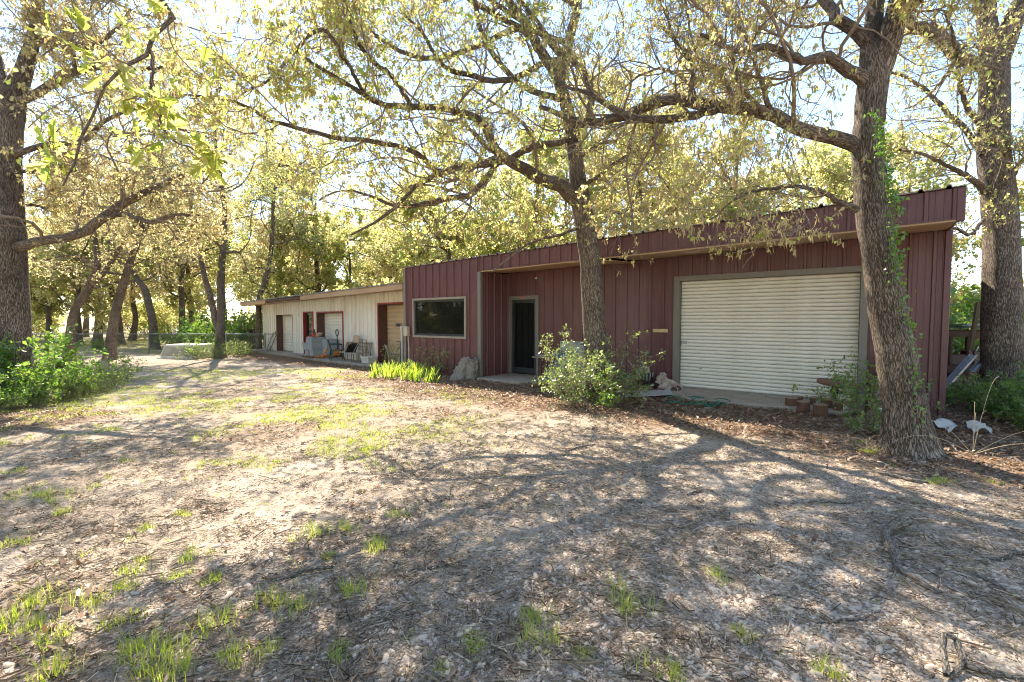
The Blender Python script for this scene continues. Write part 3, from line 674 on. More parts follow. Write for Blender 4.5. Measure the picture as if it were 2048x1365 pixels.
def resample(pts, rad, N, rng, jit=0.0):
    """smooth curve through the surveyed points"""
    pts = np.array(pts, float); rad = np.array(rad, float); k = len(pts)
    d = np.concatenate([[0], np.cumsum(np.linalg.norm(np.diff(pts, axis=0), axis=1))]); t = np.linspace(0, d[-1], N)
    ext = np.vstack([2 * pts[0] - pts[1], pts, 2 * pts[-1] - pts[-2]]); out = np.empty((N, 3))
    for m, tt in enumerate(t):
        i = min(np.searchsorted(d, tt, side='right') - 1, k - 2); f = (tt - d[i]) / max(d[i + 1] - d[i], 1e-9)
        p0, p1, p2, p3 = ext[i], ext[i + 1], ext[i + 2], ext[i + 3]
        out[m] = .5 * ((2 * p1) + (-p0 + p2) * f + (2 * p0 - 5 * p1 + 4 * p2 - p3) * f * f + (-p0 + 3 * p1 - 3 * p2 + p3) * f ** 3)
    if jit: out[1:] += rng.normal(0, jit, (N - 1, 3))
    return out, np.interp(t, d, rad)
def grow(rng, PP, PR, PL, per, t0, t1, ang, Lf, N, gnarl, up, rf=.55, rmin=.0025, flat=0.0):
    """children of the branches PP (B,M,3): positions, then a crooked walk"""
    B, M, _ = PP.shape; n = B * per
    pi = np.repeat(np.arange(B), per); t = (np.tile(np.arange(per), B) + rng.random(n)) / per * (t1 - t0) + t0
    f = t * (M - 1); i = np.clip(f.astype(int), 0, M - 2); f = (f - i)[:, None]
    p = PP[pi, i] * (1 - f) + PP[pi, i + 1] * f; tan = unit(PP[pi, i + 1] - PP[pi, i]); r = PR[pi, i] * (1 - f[:, 0]) + PR[pi, i + 1] * f[:, 0]
    q = rng.normal(size=(n, 3)); q[:, 2] *= (1 - flat); q = unit(q - tan * np.sum(q * tan, -1, keepdims=True))
    a = rng.uniform(ang[0], ang[1], n)[:, None]; d = unit(tan * np.cos(a) + q * np.sin(a))
    L = PL[pi] * rng.uniform(Lf[0], Lf[1], n) * (1 - .45 * t); r0 = np.clip(r * rng.uniform(rf * .75, rf * 1.1, n), rmin, None)
    P = np.empty((n, N, 3)); P[:, 0] = p; bend = rng.normal(0, gnarl, (n, 3))
    for s_ in range(1, N):
        bend = .45 * bend + rng.normal(0, gnarl, (n, 3)); d = unit(d + bend + np.array([0, 0, up])); P[:, s_] = P[:, s_ - 1] + d * (L / (N - 1))[:, None]
    Rd = np.clip(r0[:, None] * np.linspace(1, .35, N)[None], rmin * .7, None)
    return P, Rd, L
def blades(rng, base, dirs, size, w=.55, fold=.25, lobed=False):
    """leaf blades: two folded halves along the midrib; base (n,3), dirs (n,3), size (n,)"""
    n = len(base); s = np.cross(dirs, rng.normal(size=(n, 3))); s = unit(s); nn = np.cross(s, dirs); L = size[:, None]
    def pt(a, b, c): return base + dirs * (a * L) + s * (b * L) + nn * (c * L)
    k = fold
    if not lobed:
        V = np.stack([pt(0, 0, 0), pt(.35, .2 * w, k * .12), pt(.75, .5 * w, k * .3), pt(1, 0, 0), pt(.75, -.5 * w, k * .3), pt(.35, -.2 * w, k * .12)], 1)
        b = np.arange(n)[:, None] * 6; F = np.concatenate([b + np.array([0, 1, 2, 3]), b + np.array([0, 3, 4, 5])])
    else:
        pr = [(.0, .02), (.18, .05), (.32, .22), (.40, .09), (.55, .42), (.62, .40), (.66, .14), (.84, .30), (.95, .17)]
        left = [pt(a, b_ * w * 1.35, k * abs(b_)) for a, b_ in pr]; right = [pt(a, -b_ * w * 1.35, k * abs(b_)) for a, b_ in pr]
        V = np.stack(left + [pt(1.0, 0, -.03)] + right + [pt(.0, 0, 0), pt(.4, 0, -.01), pt(.66, 0, -.02)], 1); m = len(pr); nv = 2 * m + 4
        b = np.arange(n)[:, None] * nv; B0, M1, M2, T = 2 * m + 1, 2 * m + 2, 2 * m + 3, m; Fs = []
        for o, sg in ((0, 1), (m + 1, -1)):
            for q in ([B0, o + 0, o + 1, M1], [o + 1, o + 2, o + 3, M1], [M1, o + 3, o + 4, o + 5], [M1, o + 5, o + 6, M2], [M2, o + 6, o + 7, o + 8], [M2, o + 8, T, T]):
                Fs.append((b + np.array(q[:3])) if q[2] == q[3] else (b + np.array(q)))
        quads = np.concatenate([f for f in Fs if f.shape[1] == 4]); tris = np.concatenate([f for f in Fs if f.shape[1] == 3])
        return V.reshape(-1, 3), (quads, tris), np.repeat(rng.random(n), nv)
    return V.reshape(-1, 3), F, np.repeat(rng.random(n), 6)
def leaves_on(rng, bag, P, per, size, spread=.06, along=(.3, 1.0), w=.55, droop=.25, lobed=False, bias=0.0):
    B, N, _ = P.shape; n = B * per; pi = np.repeat(np.arange(B), per); t = rng.uniform(along[0], along[1], n) ** .7
    f = t * (N - 1); i = np.clip(f.astype(int), 0, N - 2); f = (f - i)[:, None]
    b = P[pi, i] * (1 - f) + P[pi, i + 1] * f; tan = unit(P[pi, i + 1] - P[pi, i])
    d = unit(tan * .5 + rng.normal(0, .75, (n, 3)) + np.array([0, 0, -droop]))
    V, F, rn = blades(rng, b + d * spread * rng.random((n, 1)) * .4, d, size * np.exp(rng.normal(-.08, .33, n)), w, .3, lobed)
    if bias: rn = np.clip(rn + bias, 0, 1)
    if lobed:
        bag.V.append(V); bag.F.append(F[0] + bag.n); bag.F.append(F[1] + bag.n); bag.n += len(V); bag.R.append(rn)
    else: bag.add(V, F, None, rn)
def catkins_on(rng, bag, P, per, length=.065, wd=.0075):
    B, N, _ = P.shape; n = B * per; pi = np.repeat(np.arange(B), per); b = P[pi, -1] + rng.normal(0, .02, (n, 3))
    d = unit(np.stack([rng.normal(0, .3, n), rng.normal(0, .3, n), -np.ones(n)], 1)); L = (length * rng.uniform(.5, 1.3, n))[:, None]
    s = unit(np.cross(d, rng.normal(size=(n, 3)))) * wd; m = b + d * L * .5 + rng.normal(0, .008, (n, 3)); e = b + d * L
    V = np.stack([b - s * .5, b + s * .5, m + s, m - s, e + s * .4, e - s * .4], 1); o = np.arange(n)[:, None] * 6
    bag.add(V.reshape(-1, 3), np.concatenate([o + np.array([0, 1, 2, 3]), o + np.array([3, 2, 4, 5])]), None, np.repeat(rng.random(n), 6))

def oak(name, label, base, stems, limbs, seed, auto=(), per=(8, 7, 5), leaf=.065, nleaf=6, ncat=2, lmat=None, cmat=None, L2=(.42, .75), detail=True,
        group=None, auto_len=4.0, trunk_sides=28, bias=0.0, lobed=False, droopy=None, twigw=.0028, zcut=None, tw=3, thin=1.0, low=()):
    """stems: trunk polylines [(x,y,z,r)...]; limbs: surveyed limbs; auto: (stem index, t, azimuth, rise, length, r) limbs out of sight"""
    rng = np.random.default_rng(seed); root = thing(name, label, 'tree', base, 0, group); bx = np.array(base, float)
    tb = Bag(); SP = []
    for k, st in enumerate(stems):
        st = np.array(st, float); P, Rd = resample(st[:, :3] - bx, st[:, 3], 60 if k == 0 else 34, rng, .004)
        if k == 0:      # root flare
            z = P[:, 2]; Rd = Rd * (1 + .45 * np.exp(-np.clip(z + .1, 0, None) / .22))
        V, F, U = tubes(P[None], Rd[None], trunk_sides)
        c = np.repeat(P, trunk_sides + 1, 0); rad = V - c; ang = np.tile(np.linspace(0, 2 * np.pi, trunk_sides + 1), len(P)); zz = np.repeat(np.arange(len(P)), trunk_sides + 1)
        lump = 1 + .10 * (vnoise(np.cos(ang) * 2 + 5 + k, np.sin(ang) * 2 + zz * .16, seed) - .5) + .05 * (vnoise(np.cos(ang) * 5 + 9, np.sin(ang) * 5 + zz * .5, seed + 3) - .5)
        V = c + rad * lump[:, None]; tb.add(V, F, U); SP.append((P, Rd))
    obj('trunk', tb.mesh('trunk', True), bark_near, root)
    L1P, L1R, L1L = [], [], []
    def add_limb(P, Rd, seen):
        L1P.append(P); L1R.append(Rd); L1L.append(np.linalg.norm(np.diff(P, axis=0), axis=1).sum())
        b = Bag(); b.tubes(P[None], Rd[None], 12 if seen else 8); obj('limb', b.mesh('limb', True), bark_limb, root)
    for lb in limbs:
        lb = np.array(lb, float); P, Rd = resample(lb[:, :3] - bx, lb[:, 3] * .88, 26, rng, .008); add_limb(P, Rd, True)
    for (k, t, az, rise, ln, r) in auto:
        SPk, _ = SP[k]; p = SPk[int(t * (len(SPk) - 1))].copy(); d = np.array([math.cos(az) * math.cos(rise), math.sin(az) * math.cos(rise), math.sin(rise)]); P = [p]; bend = np.zeros(3)
        for s_ in range(25):
            bend = .7 * bend + rng.normal(0, .09, 3); d = d + bend + np.array([0, 0, .012]); d /= np.linalg.norm(d); P.append(P[-1] + d * ln / 25)
        add_limb(np.array(P), r * np.linspace(1, .22, 26), False)
    A = np.array(L1P); AR = np.array(L1R); AL = np.array(L1L); br = Bag()
    P2, R2, LL2 = grow(rng, A, AR, np.clip(AL, 1.6, 4.5), per[0], .14, 1, (.5, 1.25), L2, 9, .20, .05, rf=.38, rmin=.006)
    P3, R3, LL3 = grow(rng, P2, R2, LL2, per[1], .15, 1, (.5, 1.2), (.4, .75), 6, .24, .02, rf=.55, rmin=.004)
    P4, R4, LL4 = grow(rng, P3, R3, LL3, per[2], .2, 1, (.4, 1.15), (.4, .8), tw, .26, .0 if droopy is None else droopy, rf=.6, rmin=twigw)
    if thin < 1:          # unseen auto limbs are thinned so more sun reaches the yard
        own = np.repeat(np.arange(len(A)) >= len(limbs), per[0] * per[1] * per[2]); kp = ~own | (rng.random(len(own)) < thin); P4[~kp, :, 2] = -99 if zcut is not None else P4[~kp, :, 2]
    if zcut is not None:
        k2 = P2[:, :, 2].min(1) > zcut - bx[2] - .25; k3 = P3[:, :, 2].min(1) > zcut - bx[2]; k4 = P4[:, :, 2].min(1) > zcut - bx[2]
        fr = np.repeat(np.isin(np.arange(len(A)), low), per[0]); k2 |= fr; k3 |= np.repeat(fr, per[1]); k4 |= np.repeat(fr, per[1] * per[2])
        k3 &= np.repeat(k2, per[1]); k4 &= np.repeat(k3, per[2]); P2, R2, P3, R3, P4, R4 = P2[k2], R2[k2], P3[k3], R3[k3], P4[k4], R4[k4]
    br.tubes(P2, R2, 6); br.tubes(P3, R3, 4); br.tubes(P4, R4, 3)
    o = obj('branches', br.mesh('branches'), twig_bark, root); o['kind'] = 'stuff'
    lv = Bag(); leaves_on(rng, lv, P4, nleaf, leaf, along=(.70, 1), bias=bias, lobed=lobed); leaves_on(rng, lv, P3, max(1, nleaf // 2), leaf, along=(.8, 1), bias=bias, lobed=lobed)
    o = obj('foliage', lv.mesh('foliage'), lmat or oak_leaf, root); o['kind'] = 'stuff'
    if ncat:
        ck = Bag(); catkins_on(rng, ck, P4, ncat); o = obj('catkins', ck.mesh('catkins'), cmat or oak_catkin, root); o['kind'] = 'stuff'
    return root
def S(*q):     # surveyed limb: (px, py, distance, width in px)
    out = []
    for px, py, Y, w in q:
        p = atY(px, py, Y); out.append((p.x, p.y, p.z, w * Y / FPX / 2 / math.hypot(1, (px - 1024) / FPX)))
    return out

# ---- the leaning oak with the ivy (right of the roll-up door)
b1 = gnd(1818, 905); z1 = gzf(b1.x, b1.y)
t1 = [(b1.x, b1.y, z1 - .15, .30)] + S((1812, 840, 5.72, 98), (1800, 760, 5.73, 88), (1788, 690, 5.74, 82), (1775, 620, 5.75, 78), (1762, 540, 5.76, 74), (1750, 460, 5.77, 72), (1743, 400, 5.78, 72), (1738, 340, 5.8, 66), (1736, 290, 5.8, 66), (1738, 240, 5.8, 62), (1743, 190, 5.8, 64), (1748, 140, 5.8, 62), (1740, 95, 5.85, 40), (1745, 50, 5.9, 38), (1752, 0, 6.0, 36), (1765, -120, 6.2, 30), (1770, -300, 6.4, 20))
t1b = S((1752, 165, 5.8, 50), (1768, 115, 5.75, 52), (1785, 60, 5.7, 52), (1800, 0, 5.65, 50), (1830, -120, 5.5, 40), (1880, -300, 5.2, 24))
T1L = [
 S((1735, 300, 5.8, 44), (1705, 288, 5.85, 40), (1660, 272, 5.9, 36), (1600, 258, 6.0, 34), (1550, 232, 6.2, 33), (1510, 220, 6.4, 32), (1440, 215, 6.7, 30), (1390, 205, 6.9, 28), (1340, 198, 7.1, 25), (1290, 215, 7.3, 24), (1240, 232, 7.5, 22), (1200, 245, 7.7, 18), (1150, 240, 7.9, 14), (1080, 215, 8.2, 9)),
 S((1440, 215, 6.7, 22), (1380, 232, 6.8, 20), (1310, 240, 7.0, 18), (1250, 230, 7.2, 14), (1180, 190, 7.5, 10), (1120, 170, 7.7, 6)),
 S((1735, 165, 5.8, 40), (1706, 150, 5.75, 34), (1675, 123, 5.7, 28), (1650, 112, 5.6, 24), (1600, 120, 5.5, 20), (1540, 95, 5.4, 16), (1470, 100, 5.3, 12), (1400, 70, 5.2, 8)),
 S((1738, 90, 5.85, 36), (1711, 62, 5.9, 32), (1675, 41, 6.0, 28), (1660, 15, 6.1, 26), (1600, -60, 6.3, 20), (1500, -140, 6.5, 12)),
 S((1712, 420, 5.75, 22), (1690, 410, 5.7, 16), (1640, 385, 5.6, 12), (1580, 375, 5.5, 9), (1520, 380, 5.4, 7), (1470, 400, 5.3, 5), (1420, 440, 5.3, 3)),
 S((1540, 228, 6.2, 14), (1520, 160, 6.2, 11), (1500, 90, 6.2, 9), (1460, 30, 6.2, 7), (1420, -30, 6.2, 5)),
 S((1380, 203, 6.9, 12), (1385, 130, 6.9, 10), (1350, 80, 6.9, 8), (1330, 20, 6.9, 6), (1300, -40, 6.8, 5)),
 S((1790, 40, 5.7, 26), (1830, 10, 5.5, 22), (1880, -60, 5.2, 14)),
]
oak('oak_tree', 'leaning oak with green ivy up its trunk, in front of the workshop', (b1.x, b1.y, z1), [t1, t1b], T1L, 11,
    auto=[(0, .93, 2.2, .5, 4.5, .09), (0, .97, 3.6, .5, 4.5, .08), (1, .7, -.3, .5, 4.0, .09), (1, .8, 1.2, .7, 4.0, .08), (1, .95, 4.6, .4, 4.2, .08), (0, .99, .8, .8, 3.5, .07)],
    per=(12, 8, 5), leaf=.050, nleaf=3, ncat=4, bias=.15, zcut=2.3, thin=.35)

# ---- the oak whose trunk stands before the workshop wall
b2 = gnd(1197, 800); z2 = gzf(b2.x, b2.y)
t2 = [(b2.x, b2.y, z2 - .15, .27)] + S((1195, 740, 9.53, 50), (1191, 680, 9.53, 47), (1187, 620, 9.52, 45), (1183, 560, 9.5, 43), (1177, 500, 9.5, 42), (1170, 450, 9.5, 41), (1162, 410, 9.5, 40), (1154, 349, 9.5, 32), (1147, 287, 9.5, 28), (1141, 246, 9.5, 26), (1128, 197, 9.5, 24), (1118, 164, 9.5, 22), (1130, 115, 9.5, 20), (1143, 62, 9.5, 18), (1155, 8, 9.5, 17), (1150, -90, 9.5, 14), (1140, -200, 9.5, 9))
t2b = S((1120, 170, 9.5, 20), (1108, 144, 9.4, 20), (1077, 94, 9.3, 18), (1057, 53, 9.2, 16), (1020, 8, 9.1, 15), (985, -70, 9.0, 12), (960, -170, 9.0, 8))
T2L = [
 S((1158, 405, 9.45, 36), (1142, 392, 9.4, 34), (1123, 371, 9.3, 32), (1094, 365, 9.1, 29), (1061, 345, 8.9, 27), (1028, 328, 8.7, 25), (1005, 312, 8.5, 22), (985, 290, 8.4, 20), (978, 262, 8.3, 20), (954, 238, 8.1, 18), (922, 226, 7.9, 17), (884, 217, 7.7, 15), (823, 213, 7.4, 14), (774, 213, 7.1, 13), (733, 193, 6.8, 12), (690, 165, 6.5, 10), (640, 140, 6.2, 8), (590, 100, 6.0, 6)),
 S((1150, 277, 9.5, 14), (1110, 287, 9.3, 14), (1061, 295, 9.1, 15), (1024, 316, 8.9, 15), (987, 328, 8.6, 15), (913, 336, 8.2, 13), (872, 352, 7.9, 12), (835, 369, 7.7, 11), (805, 400, 7.5, 9), (782, 423, 7.3, 8), (741, 451, 7.1, 6), (700, 472, 7.0, 5)),
 S((1125, 119, 9.5, 13), (1086, 127, 9.2, 13), (1049, 148, 8.9, 13), (1012, 160, 8.6, 13), (971, 160, 8.3, 12), (930, 148, 8.0, 11), (897, 140, 7.8, 10), (872, 111, 7.6, 9), (840, 60, 7.4, 7), (800, 20, 7.2, 5)),
 S((1143, 250, 9.5, 16), (1172, 246, 9.4, 16), (1182, 215, 9.3, 16), (1180, 185, 9.2, 15), (1168, 144, 9.1, 14), (1140, 118, 9.0, 12), (1110, 90, 8.8, 10), (1080, 50, 8.6, 8), (1040, 0, 8.4, 6)),
 S((1158, 372, 9.5, 10), (1175, 366, 9.4, 9), (1200, 349, 9.3, 9), (1246, 316, 9.1, 7), (1290, 292, 8.9, 6), (1330, 250, 8.8, 4)),
 S((1012, 318, 8.6, 14), (960, 330, 8.4, 14), (930, 330, 8.2, 14), (880, 345, 8.0, 14), (840, 310, 7.7, 12), (800, 295, 7.4, 11), (740, 282, 7.1, 11), (700, 279, 6.8, 11), (640, 267, 6.5, 10), (574, 250, 6.2, 10), (541, 242, 6.0, 9), (492, 213, 5.8, 8), (431, 197, 5.6, 7), (340, 189, 5.4, 5)),
 S((1000, 322, 8.6, 12), (940, 390, 8.6, 14), (900, 395, 8.5, 14), (860, 406, 8.4, 13), (800, 415, 8.2, 9), (750, 395, 8.0, 7), (690, 380, 7.8, 5), (640, 400, 7.7, 4)),
 S((823, 213, 7.4, 10), (780, 150, 7.0, 10), (740, 120, 6.8, 10), (705, 60, 6.5, 9), (690, 10, 6.3, 8), (660, -50, 6.1, 6)),
 S((733, 193, 6.8, 9), (690, 120, 6.5, 9), (650, 62, 6.2, 9), (607, 82, 6.0, 9), (570, 123, 5.9, 8), (533, 164, 5.8, 6), (480, 190, 5.7, 4)),
 S((1160, 455, 9.35, 8), (1120, 470, 9.1, 7), (1085, 478, 8.95, 6), (1050, 492, 8.8, 5), (1020, 515, 8.7, 4), (985, 545, 8.6, 3)),
 S((1140, 340, 9.5, 10), (1180, 300, 9.7, 9), (1230, 285, 9.9, 8), (1300, 330, 10.0, 6), (1340, 380, 10.0, 4)),
]
oak('oak_tree', 'upright forked oak standing before the door wall of the maroon workshop', (b2.x, b2.y, z2), [t2, t2b], T2L, 22,
    auto=[(0, .8, 3.4, .5, 4.4, .06), (0, .9, .4, .4, 4.2, .06), (0, .95, 1.8, .6, 4.0, .05), (1, .6, 3.0, .5, 4.2, .06), (1, .98, 2.4, .8, 3.6, .05), (0, .62, 3.3, .30, 6.0, .07), (0, .70, 3.75, .28, 6.0, .07), (0, .74, 2.9, .3, 5.5, .06), (1, .3, 3.9, .25, 5.5, .06)],
    per=(11, 8, 5), leaf=.060, nleaf=6, ncat=5, zcut=3.0, thin=.22)

# ---- thick oak at the end of the workshop
b3 = gnd(2003, 800); z3 = gzf(b3.x, b3.y); Y3 = b3.y
t3 = [(b3.x, b3.y, z3 - .15, .36)] + S((2003, 720, Y3, 88), (2004, 640, Y3, 86), (2003, 560, Y3, 82), (2003, 480, Y3, 78), (1998, 400, Y3, 76), (1990, 330, Y3, 72), (1987, 260, Y3, 68), (1987, 190, Y3, 66), (1988, 130, Y3, 62), (1978, 70, Y3, 44), (1972, 10, Y3, 40), (1970, -90, Y3, 34), (1960, -250, Y3, 20))
t3b = S((1990, 140, Y3, 54), (2012, 80, Y3 - .1, 50), (2035, 20, Y3 - .2, 46), (2070, -60, Y3 - .4, 40), (2120, -220, Y3 - .8, 24))
T3L = [
 S((1985, 130, Y3, 44), (1955, 128, Y3 - .1, 40), (1925, 118, Y3 - .3, 36), (1900, 100, Y3 - .5, 32), (1870, 70, Y3 - .7, 30), (1845, 55, Y3 - .9, 27), (1820, 50, Y3 - 1.1, 24), (1815, 10, Y3 - 1.2, 22), (1790, -60, Y3 - 1.4, 16)),
 S((1970, 385, Y3, 22), (1945, 360, Y3 - .1, 18), (1920, 345, Y3 - .3, 14), (1890, 330, Y3 - .5, 11), (1850, 310, Y3 - .8, 9), (1800, 300, Y3 - 1.2, 6)),
 S((1965, 310, Y3, 20), (1930, 260, Y3 + .3, 16), (1890, 220, Y3 + .6, 14), (1850, 180, Y3 + 1, 11), (1800, 150, Y3 + 1.4, 8), (1740, 140, Y3 + 1.8, 5)),
 S((1968, 440, Y3, 12), (1940, 470, Y3 - .2, 9), (1915, 458, Y3 - .3, 8), (1885, 455, Y3 - .5, 6)),
 S((1962, 250, Y3, 18), (1935, 215, Y3 - .4, 15), (1918, 150, Y3 - .8, 12), (1910, 90, Y3 - 1.1, 10), (1890, 20, Y3 - 1.4, 7)),
 S((2020, 360, Y3, 16), (2045, 320, Y3 - .2, 13), (2080, 300, Y3 - .5, 9), (2130, 280, Y3 - .8, 6)),
]
oak('oak_tree', 'thickest dark oak beside the end wall of the workshop and the junk rack', (b3.x, b3.y, z3), [t3, t3b], T3L, 33,
    auto=[(0, .9, 2.6, .5, 4.5, .1), (0, .97, 3.9, .5, 4.5, .09), (1, .6, 4.2, .4, 4.5, .1), (1, .9, .3, .6, 4.0, .09), (0, .92, 1.2, .4, 4.5, .1)],
    per=(10, 8, 5), leaf=.062, nleaf=3, ncat=2, bias=.12, zcut=2.6)

# ---- big oak at the edge of the yard, thicket at its foot
b0 = gnd(22, 800); z0_ = gzf(b0.x, b0.y); Y0 = b0.y
t0 = [(b0.x, b0.y, z0_ - .15, .42)] + S((22, 740, Y0, 96), (20, 680, Y0, 92), (19, 620, Y0, 88), (17, 540, Y0, 84), (15, 470, Y0, 82), (12, 400, Y0, 76), (10, 340, Y0, 72), (14, 280, Y0, 68), (20, 230, Y0, 66), (26, 190, Y0, 60), (45, 150, Y0, 40), (60, 100, Y0, 32), (75, 40, Y0, 26), (80, -40, Y0, 22), (90, -180, Y0, 13))
t0b = S((20, 215, Y0, 46), (-5, 150, Y0, 44), (-25, 80, Y0, 38), (-60, -20, Y0, 30), (-90, -180, Y0, 18))
T0L = [
 S((25, 500, Y0, 42), (57, 488, Y0 - .1, 30), (90, 483, Y0 - .1, 28), (123, 478, Y0, 27), (172, 463, Y0 + .1, 26), (197, 443, Y0 + .2, 27), (230, 418, Y0 + .3, 25), (263, 398, Y0 + .4, 22), (303, 381, Y0 + .5, 18), (345, 361, Y0 + .6, 14), (377, 347, Y0 + .7, 11), (410, 340, Y0 + .8, 9), (470, 320, Y0 + 1, 5)),
 S((201, 441, Y0 + .2, 14), (246, 429, Y0 + .1, 13), (303, 445, Y0, 12), (345, 431, Y0 - .1, 9), (400, 430, Y0 - .2, 6)),
 S((20, 310, Y0, 28), (49, 303, Y0 - .1, 18), (90, 291, Y0 - .2, 17), (135, 287, Y0 - .2, 16), (172, 279, Y0 - .1, 15), (205, 246, Y0, 12), (250, 225, Y0 + .2, 8), (310, 215, Y0 + .4, 5)),
 S((30, 205, Y0, 34), (53, 197, Y0, 26), (94, 176, Y0 + .1, 24), (135, 152, Y0 + .2, 22), (156, 140, Y0 + .3, 18), (213, 135, Y0 + .5, 13), (287, 140, Y0 + .7, 9), (350, 130, Y0 + .9, 6)),
 S((150, 142, Y0 + .3, 12), (145, 105, Y0 + .2, 11), (110, 75, Y0 + .1, 9), (90, 60, Y0, 6)),
 S((66, 90, Y0, 16), (110, 80, Y0 - .2, 14), (170, 100, Y0 - .3, 12), (230, 60, Y0 - .4, 9), (260, 20, Y0 - .5, 6)),
 S((20, 330, Y0, 16), (60, 345, Y0 + .3, 12), (110, 330, Y0 + .6, 10), (170, 345, Y0 + 1, 6)),
 S((15, 420, Y0, 14), (55, 410, Y0 + .4, 9), (100, 415, Y0 + .8, 7), (160, 400, Y0 + 1.2, 5)),
]
oak('oak_tree', 'broad dark oak rising out of the green thicket across the yard from the shed', (b0.x, b0.y, z0_), [t0, t0b], T0L, 44,
    auto=[(0, .86, .2, .4, 4.6, .1), (0, .93, .9, .6, 4.2, .09), (1, .6, 3.2, .4, 4.6, .1), (1, .9, 2.2, .6, 4.2, .09), (0, .97, 5.5, .5, 4.4, .08), (1, .8, 4.6, .4, 4.4, .09)],
    per=(12, 8, 5), leaf=.060, nleaf=5, ncat=4, lmat=gold_leaf, zcut=3.0)

# ---- oak whose low bough hangs into the yard close by; its trunk stands just outside the frame
b4 = Vector((-5.2, 1.6, gzf(-5.2, 1.6)))
t4 = [(b4.x, b4.y, b4.z - .15, .30), (b4.x, b4.y, 1.0, .25), (b4.x + .1, b4.y + .1, 2.4, .22), (b4.x + .3, b4.y + .2, 4.0, .18), (b4.x + .4, b4.y + .3, 6.0, .13), (b4.x + .3, b4.y + .4, 8.0, .07)]
T4L = [
 [(b4.x + .3, b4.y + .2, 4.0, .05), (-4.2, 2.4, 4.3, .034)] + S((336, 0, 3.3, 13), (324, 37, 3.3, 12), (308, 78, 3.25, 12), (299, 98, 3.2, 12), (263, 123, 3.15, 10), (230, 152, 3.1, 9), (209, 180, 3.05, 8), (185, 221, 3.0, 7), (172, 263, 3.0, 8), (160, 300, 2.95, 7), (140, 336, 2.9, 6), (115, 369, 2.9, 4)),
 S((299, 98, 3.2, 10), (305, 140, 3.2, 9), (306, 165, 3.2, 9), (298, 190, 3.2, 7), (318, 225, 3.2, 6), (340, 275, 3.2, 5), (390, 300, 3.25, 4), (430, 322, 3.3, 3)),
]
hang = oak('oak_tree', 'oak beside the yard with a low bough of big lobed young leaves hanging down', tuple(b4), [t4], T4L, 55, per=(6, 3, 3), leaf=.115, nleaf=2, ncat=1,
    L2=(.12, .22), lobed=True, bias=-.1, trunk_sides=18, twigw=.0016)

# ---- slender oaks by the fence
def small_oak(name, label, stems, seed, n_auto=9, ln=3.0, leaf=.095, nleaf=4, lmat=None, per=(7, 6, 4), group=None, zmin=.35, ncat=1, rr=.05):
    rg = random.Random(seed); b = stems[0][0]; auto = []
    for i in range(n_auto):
        k = rg.randrange(len(stems)); auto.append((k, rg.uniform(zmin, .98), i * 2.4 + rg.uniform(-.4, .4), rg.uniform(.1, .6), ln * rg.uniform(.7, 1.2), rr * rg.uniform(.7, 1.2)))
    return oak(name, label, (b[0], b[1], b[2] + .1), stems, [], seed, auto, per=per, leaf=leaf, nleaf=nleaf, ncat=ncat, lmat=lmat or gold_leaf, trunk_sides=14, group=group, L2=(.35, .6), twigw=.004, tw=2)
def stem(*q):
    s = S(*q); g = s[0]; return [(g[0], g[1], gzf(g[0], g[1]) - .1, g[3] * 1.15)] + s[1:]
small_oak('oak_tree', 'slender oak with an elbow in its trunk by the chain link fence', [stem((137, 718, 19.7, 24), (142, 660, 19.7, 21), (150, 620, 19.7, 19), (170, 590, 19.7, 19), (185, 560, 19.7, 18), (195, 530, 19.7, 15), (190, 480, 19.7, 12), (180, 420, 19.7, 11), (170, 330, 19.7, 9), (180, 230, 19.7, 5)),
    S((180, 570, 19.7, 12), (205, 550, 19.5, 12), (225, 520, 19.4, 11), (250, 480, 19.2, 9), (280, 430, 19.0, 8), (310, 340, 18.8, 6), (320, 250, 18.6, 3))], 61, n_auto=16, ln=3.6)
small_oak('oak_tree', 'slender oak leaning towards the shed, its foot in open ground', [stem((220, 717, 19.9, 26), (225, 660, 19.9, 21), (235, 610, 19.9, 20), (248, 565, 19.9, 18), (262, 520, 19.8, 15), (280, 470, 19.7, 12), (290, 410, 19.6, 10), (300, 320, 19.5, 7), (315, 230, 19.5, 4))], 62, n_auto=14, ln=3.6)
small_oak('oak_tree', 'oak bending away from the shed behind the fence line', [stem((309, 697, 27, 20), (306, 650, 27, 18), (298, 610, 27, 16), (290, 580, 27, 15), (275, 560, 27, 13), (262, 530, 27, 10), (258, 470, 27, 8), (250, 400, 27, 6), (240, 320, 27, 3))], 63, n_auto=13, ln=3.8)
small_oak('oak_tree', 'twin stemmed oak beside the truck topper near the shed corner', [stem((440, 713, 21, 22), (441, 660, 21, 18), (442, 610, 21, 17), (442, 560, 21, 16), (446, 500, 21, 13), (450, 430, 21, 10), (440, 350, 20.8, 9), (430, 250, 20.6, 7), (440, 120, 20.4, 4)),
    S((437, 665, 21, 14), (428, 630, 21, 14), (420, 590, 21, 13), (408, 550, 21, 12), (398, 500, 20.8, 9), (385, 430, 20.6, 8), (370, 340, 20.4, 6), (350, 200, 20.2, 3))], 64, n_auto=24, ln=4.4, lmat=oak_leaf)
small_oak('oak_tree', 'oak crowding the far corner of the white shed', [stem((517, 700, 25.9, 13), (517, 650, 25.9, 12), (518, 600, 25.9, 11), (530, 560, 25.9, 11), (540, 520, 25.8, 9), (545, 460, 25.6, 8), (550, 380, 25.4, 6), (570, 280, 25.2, 3))], 65, lmat=oak_leaf, n_auto=14, ln=3.8)

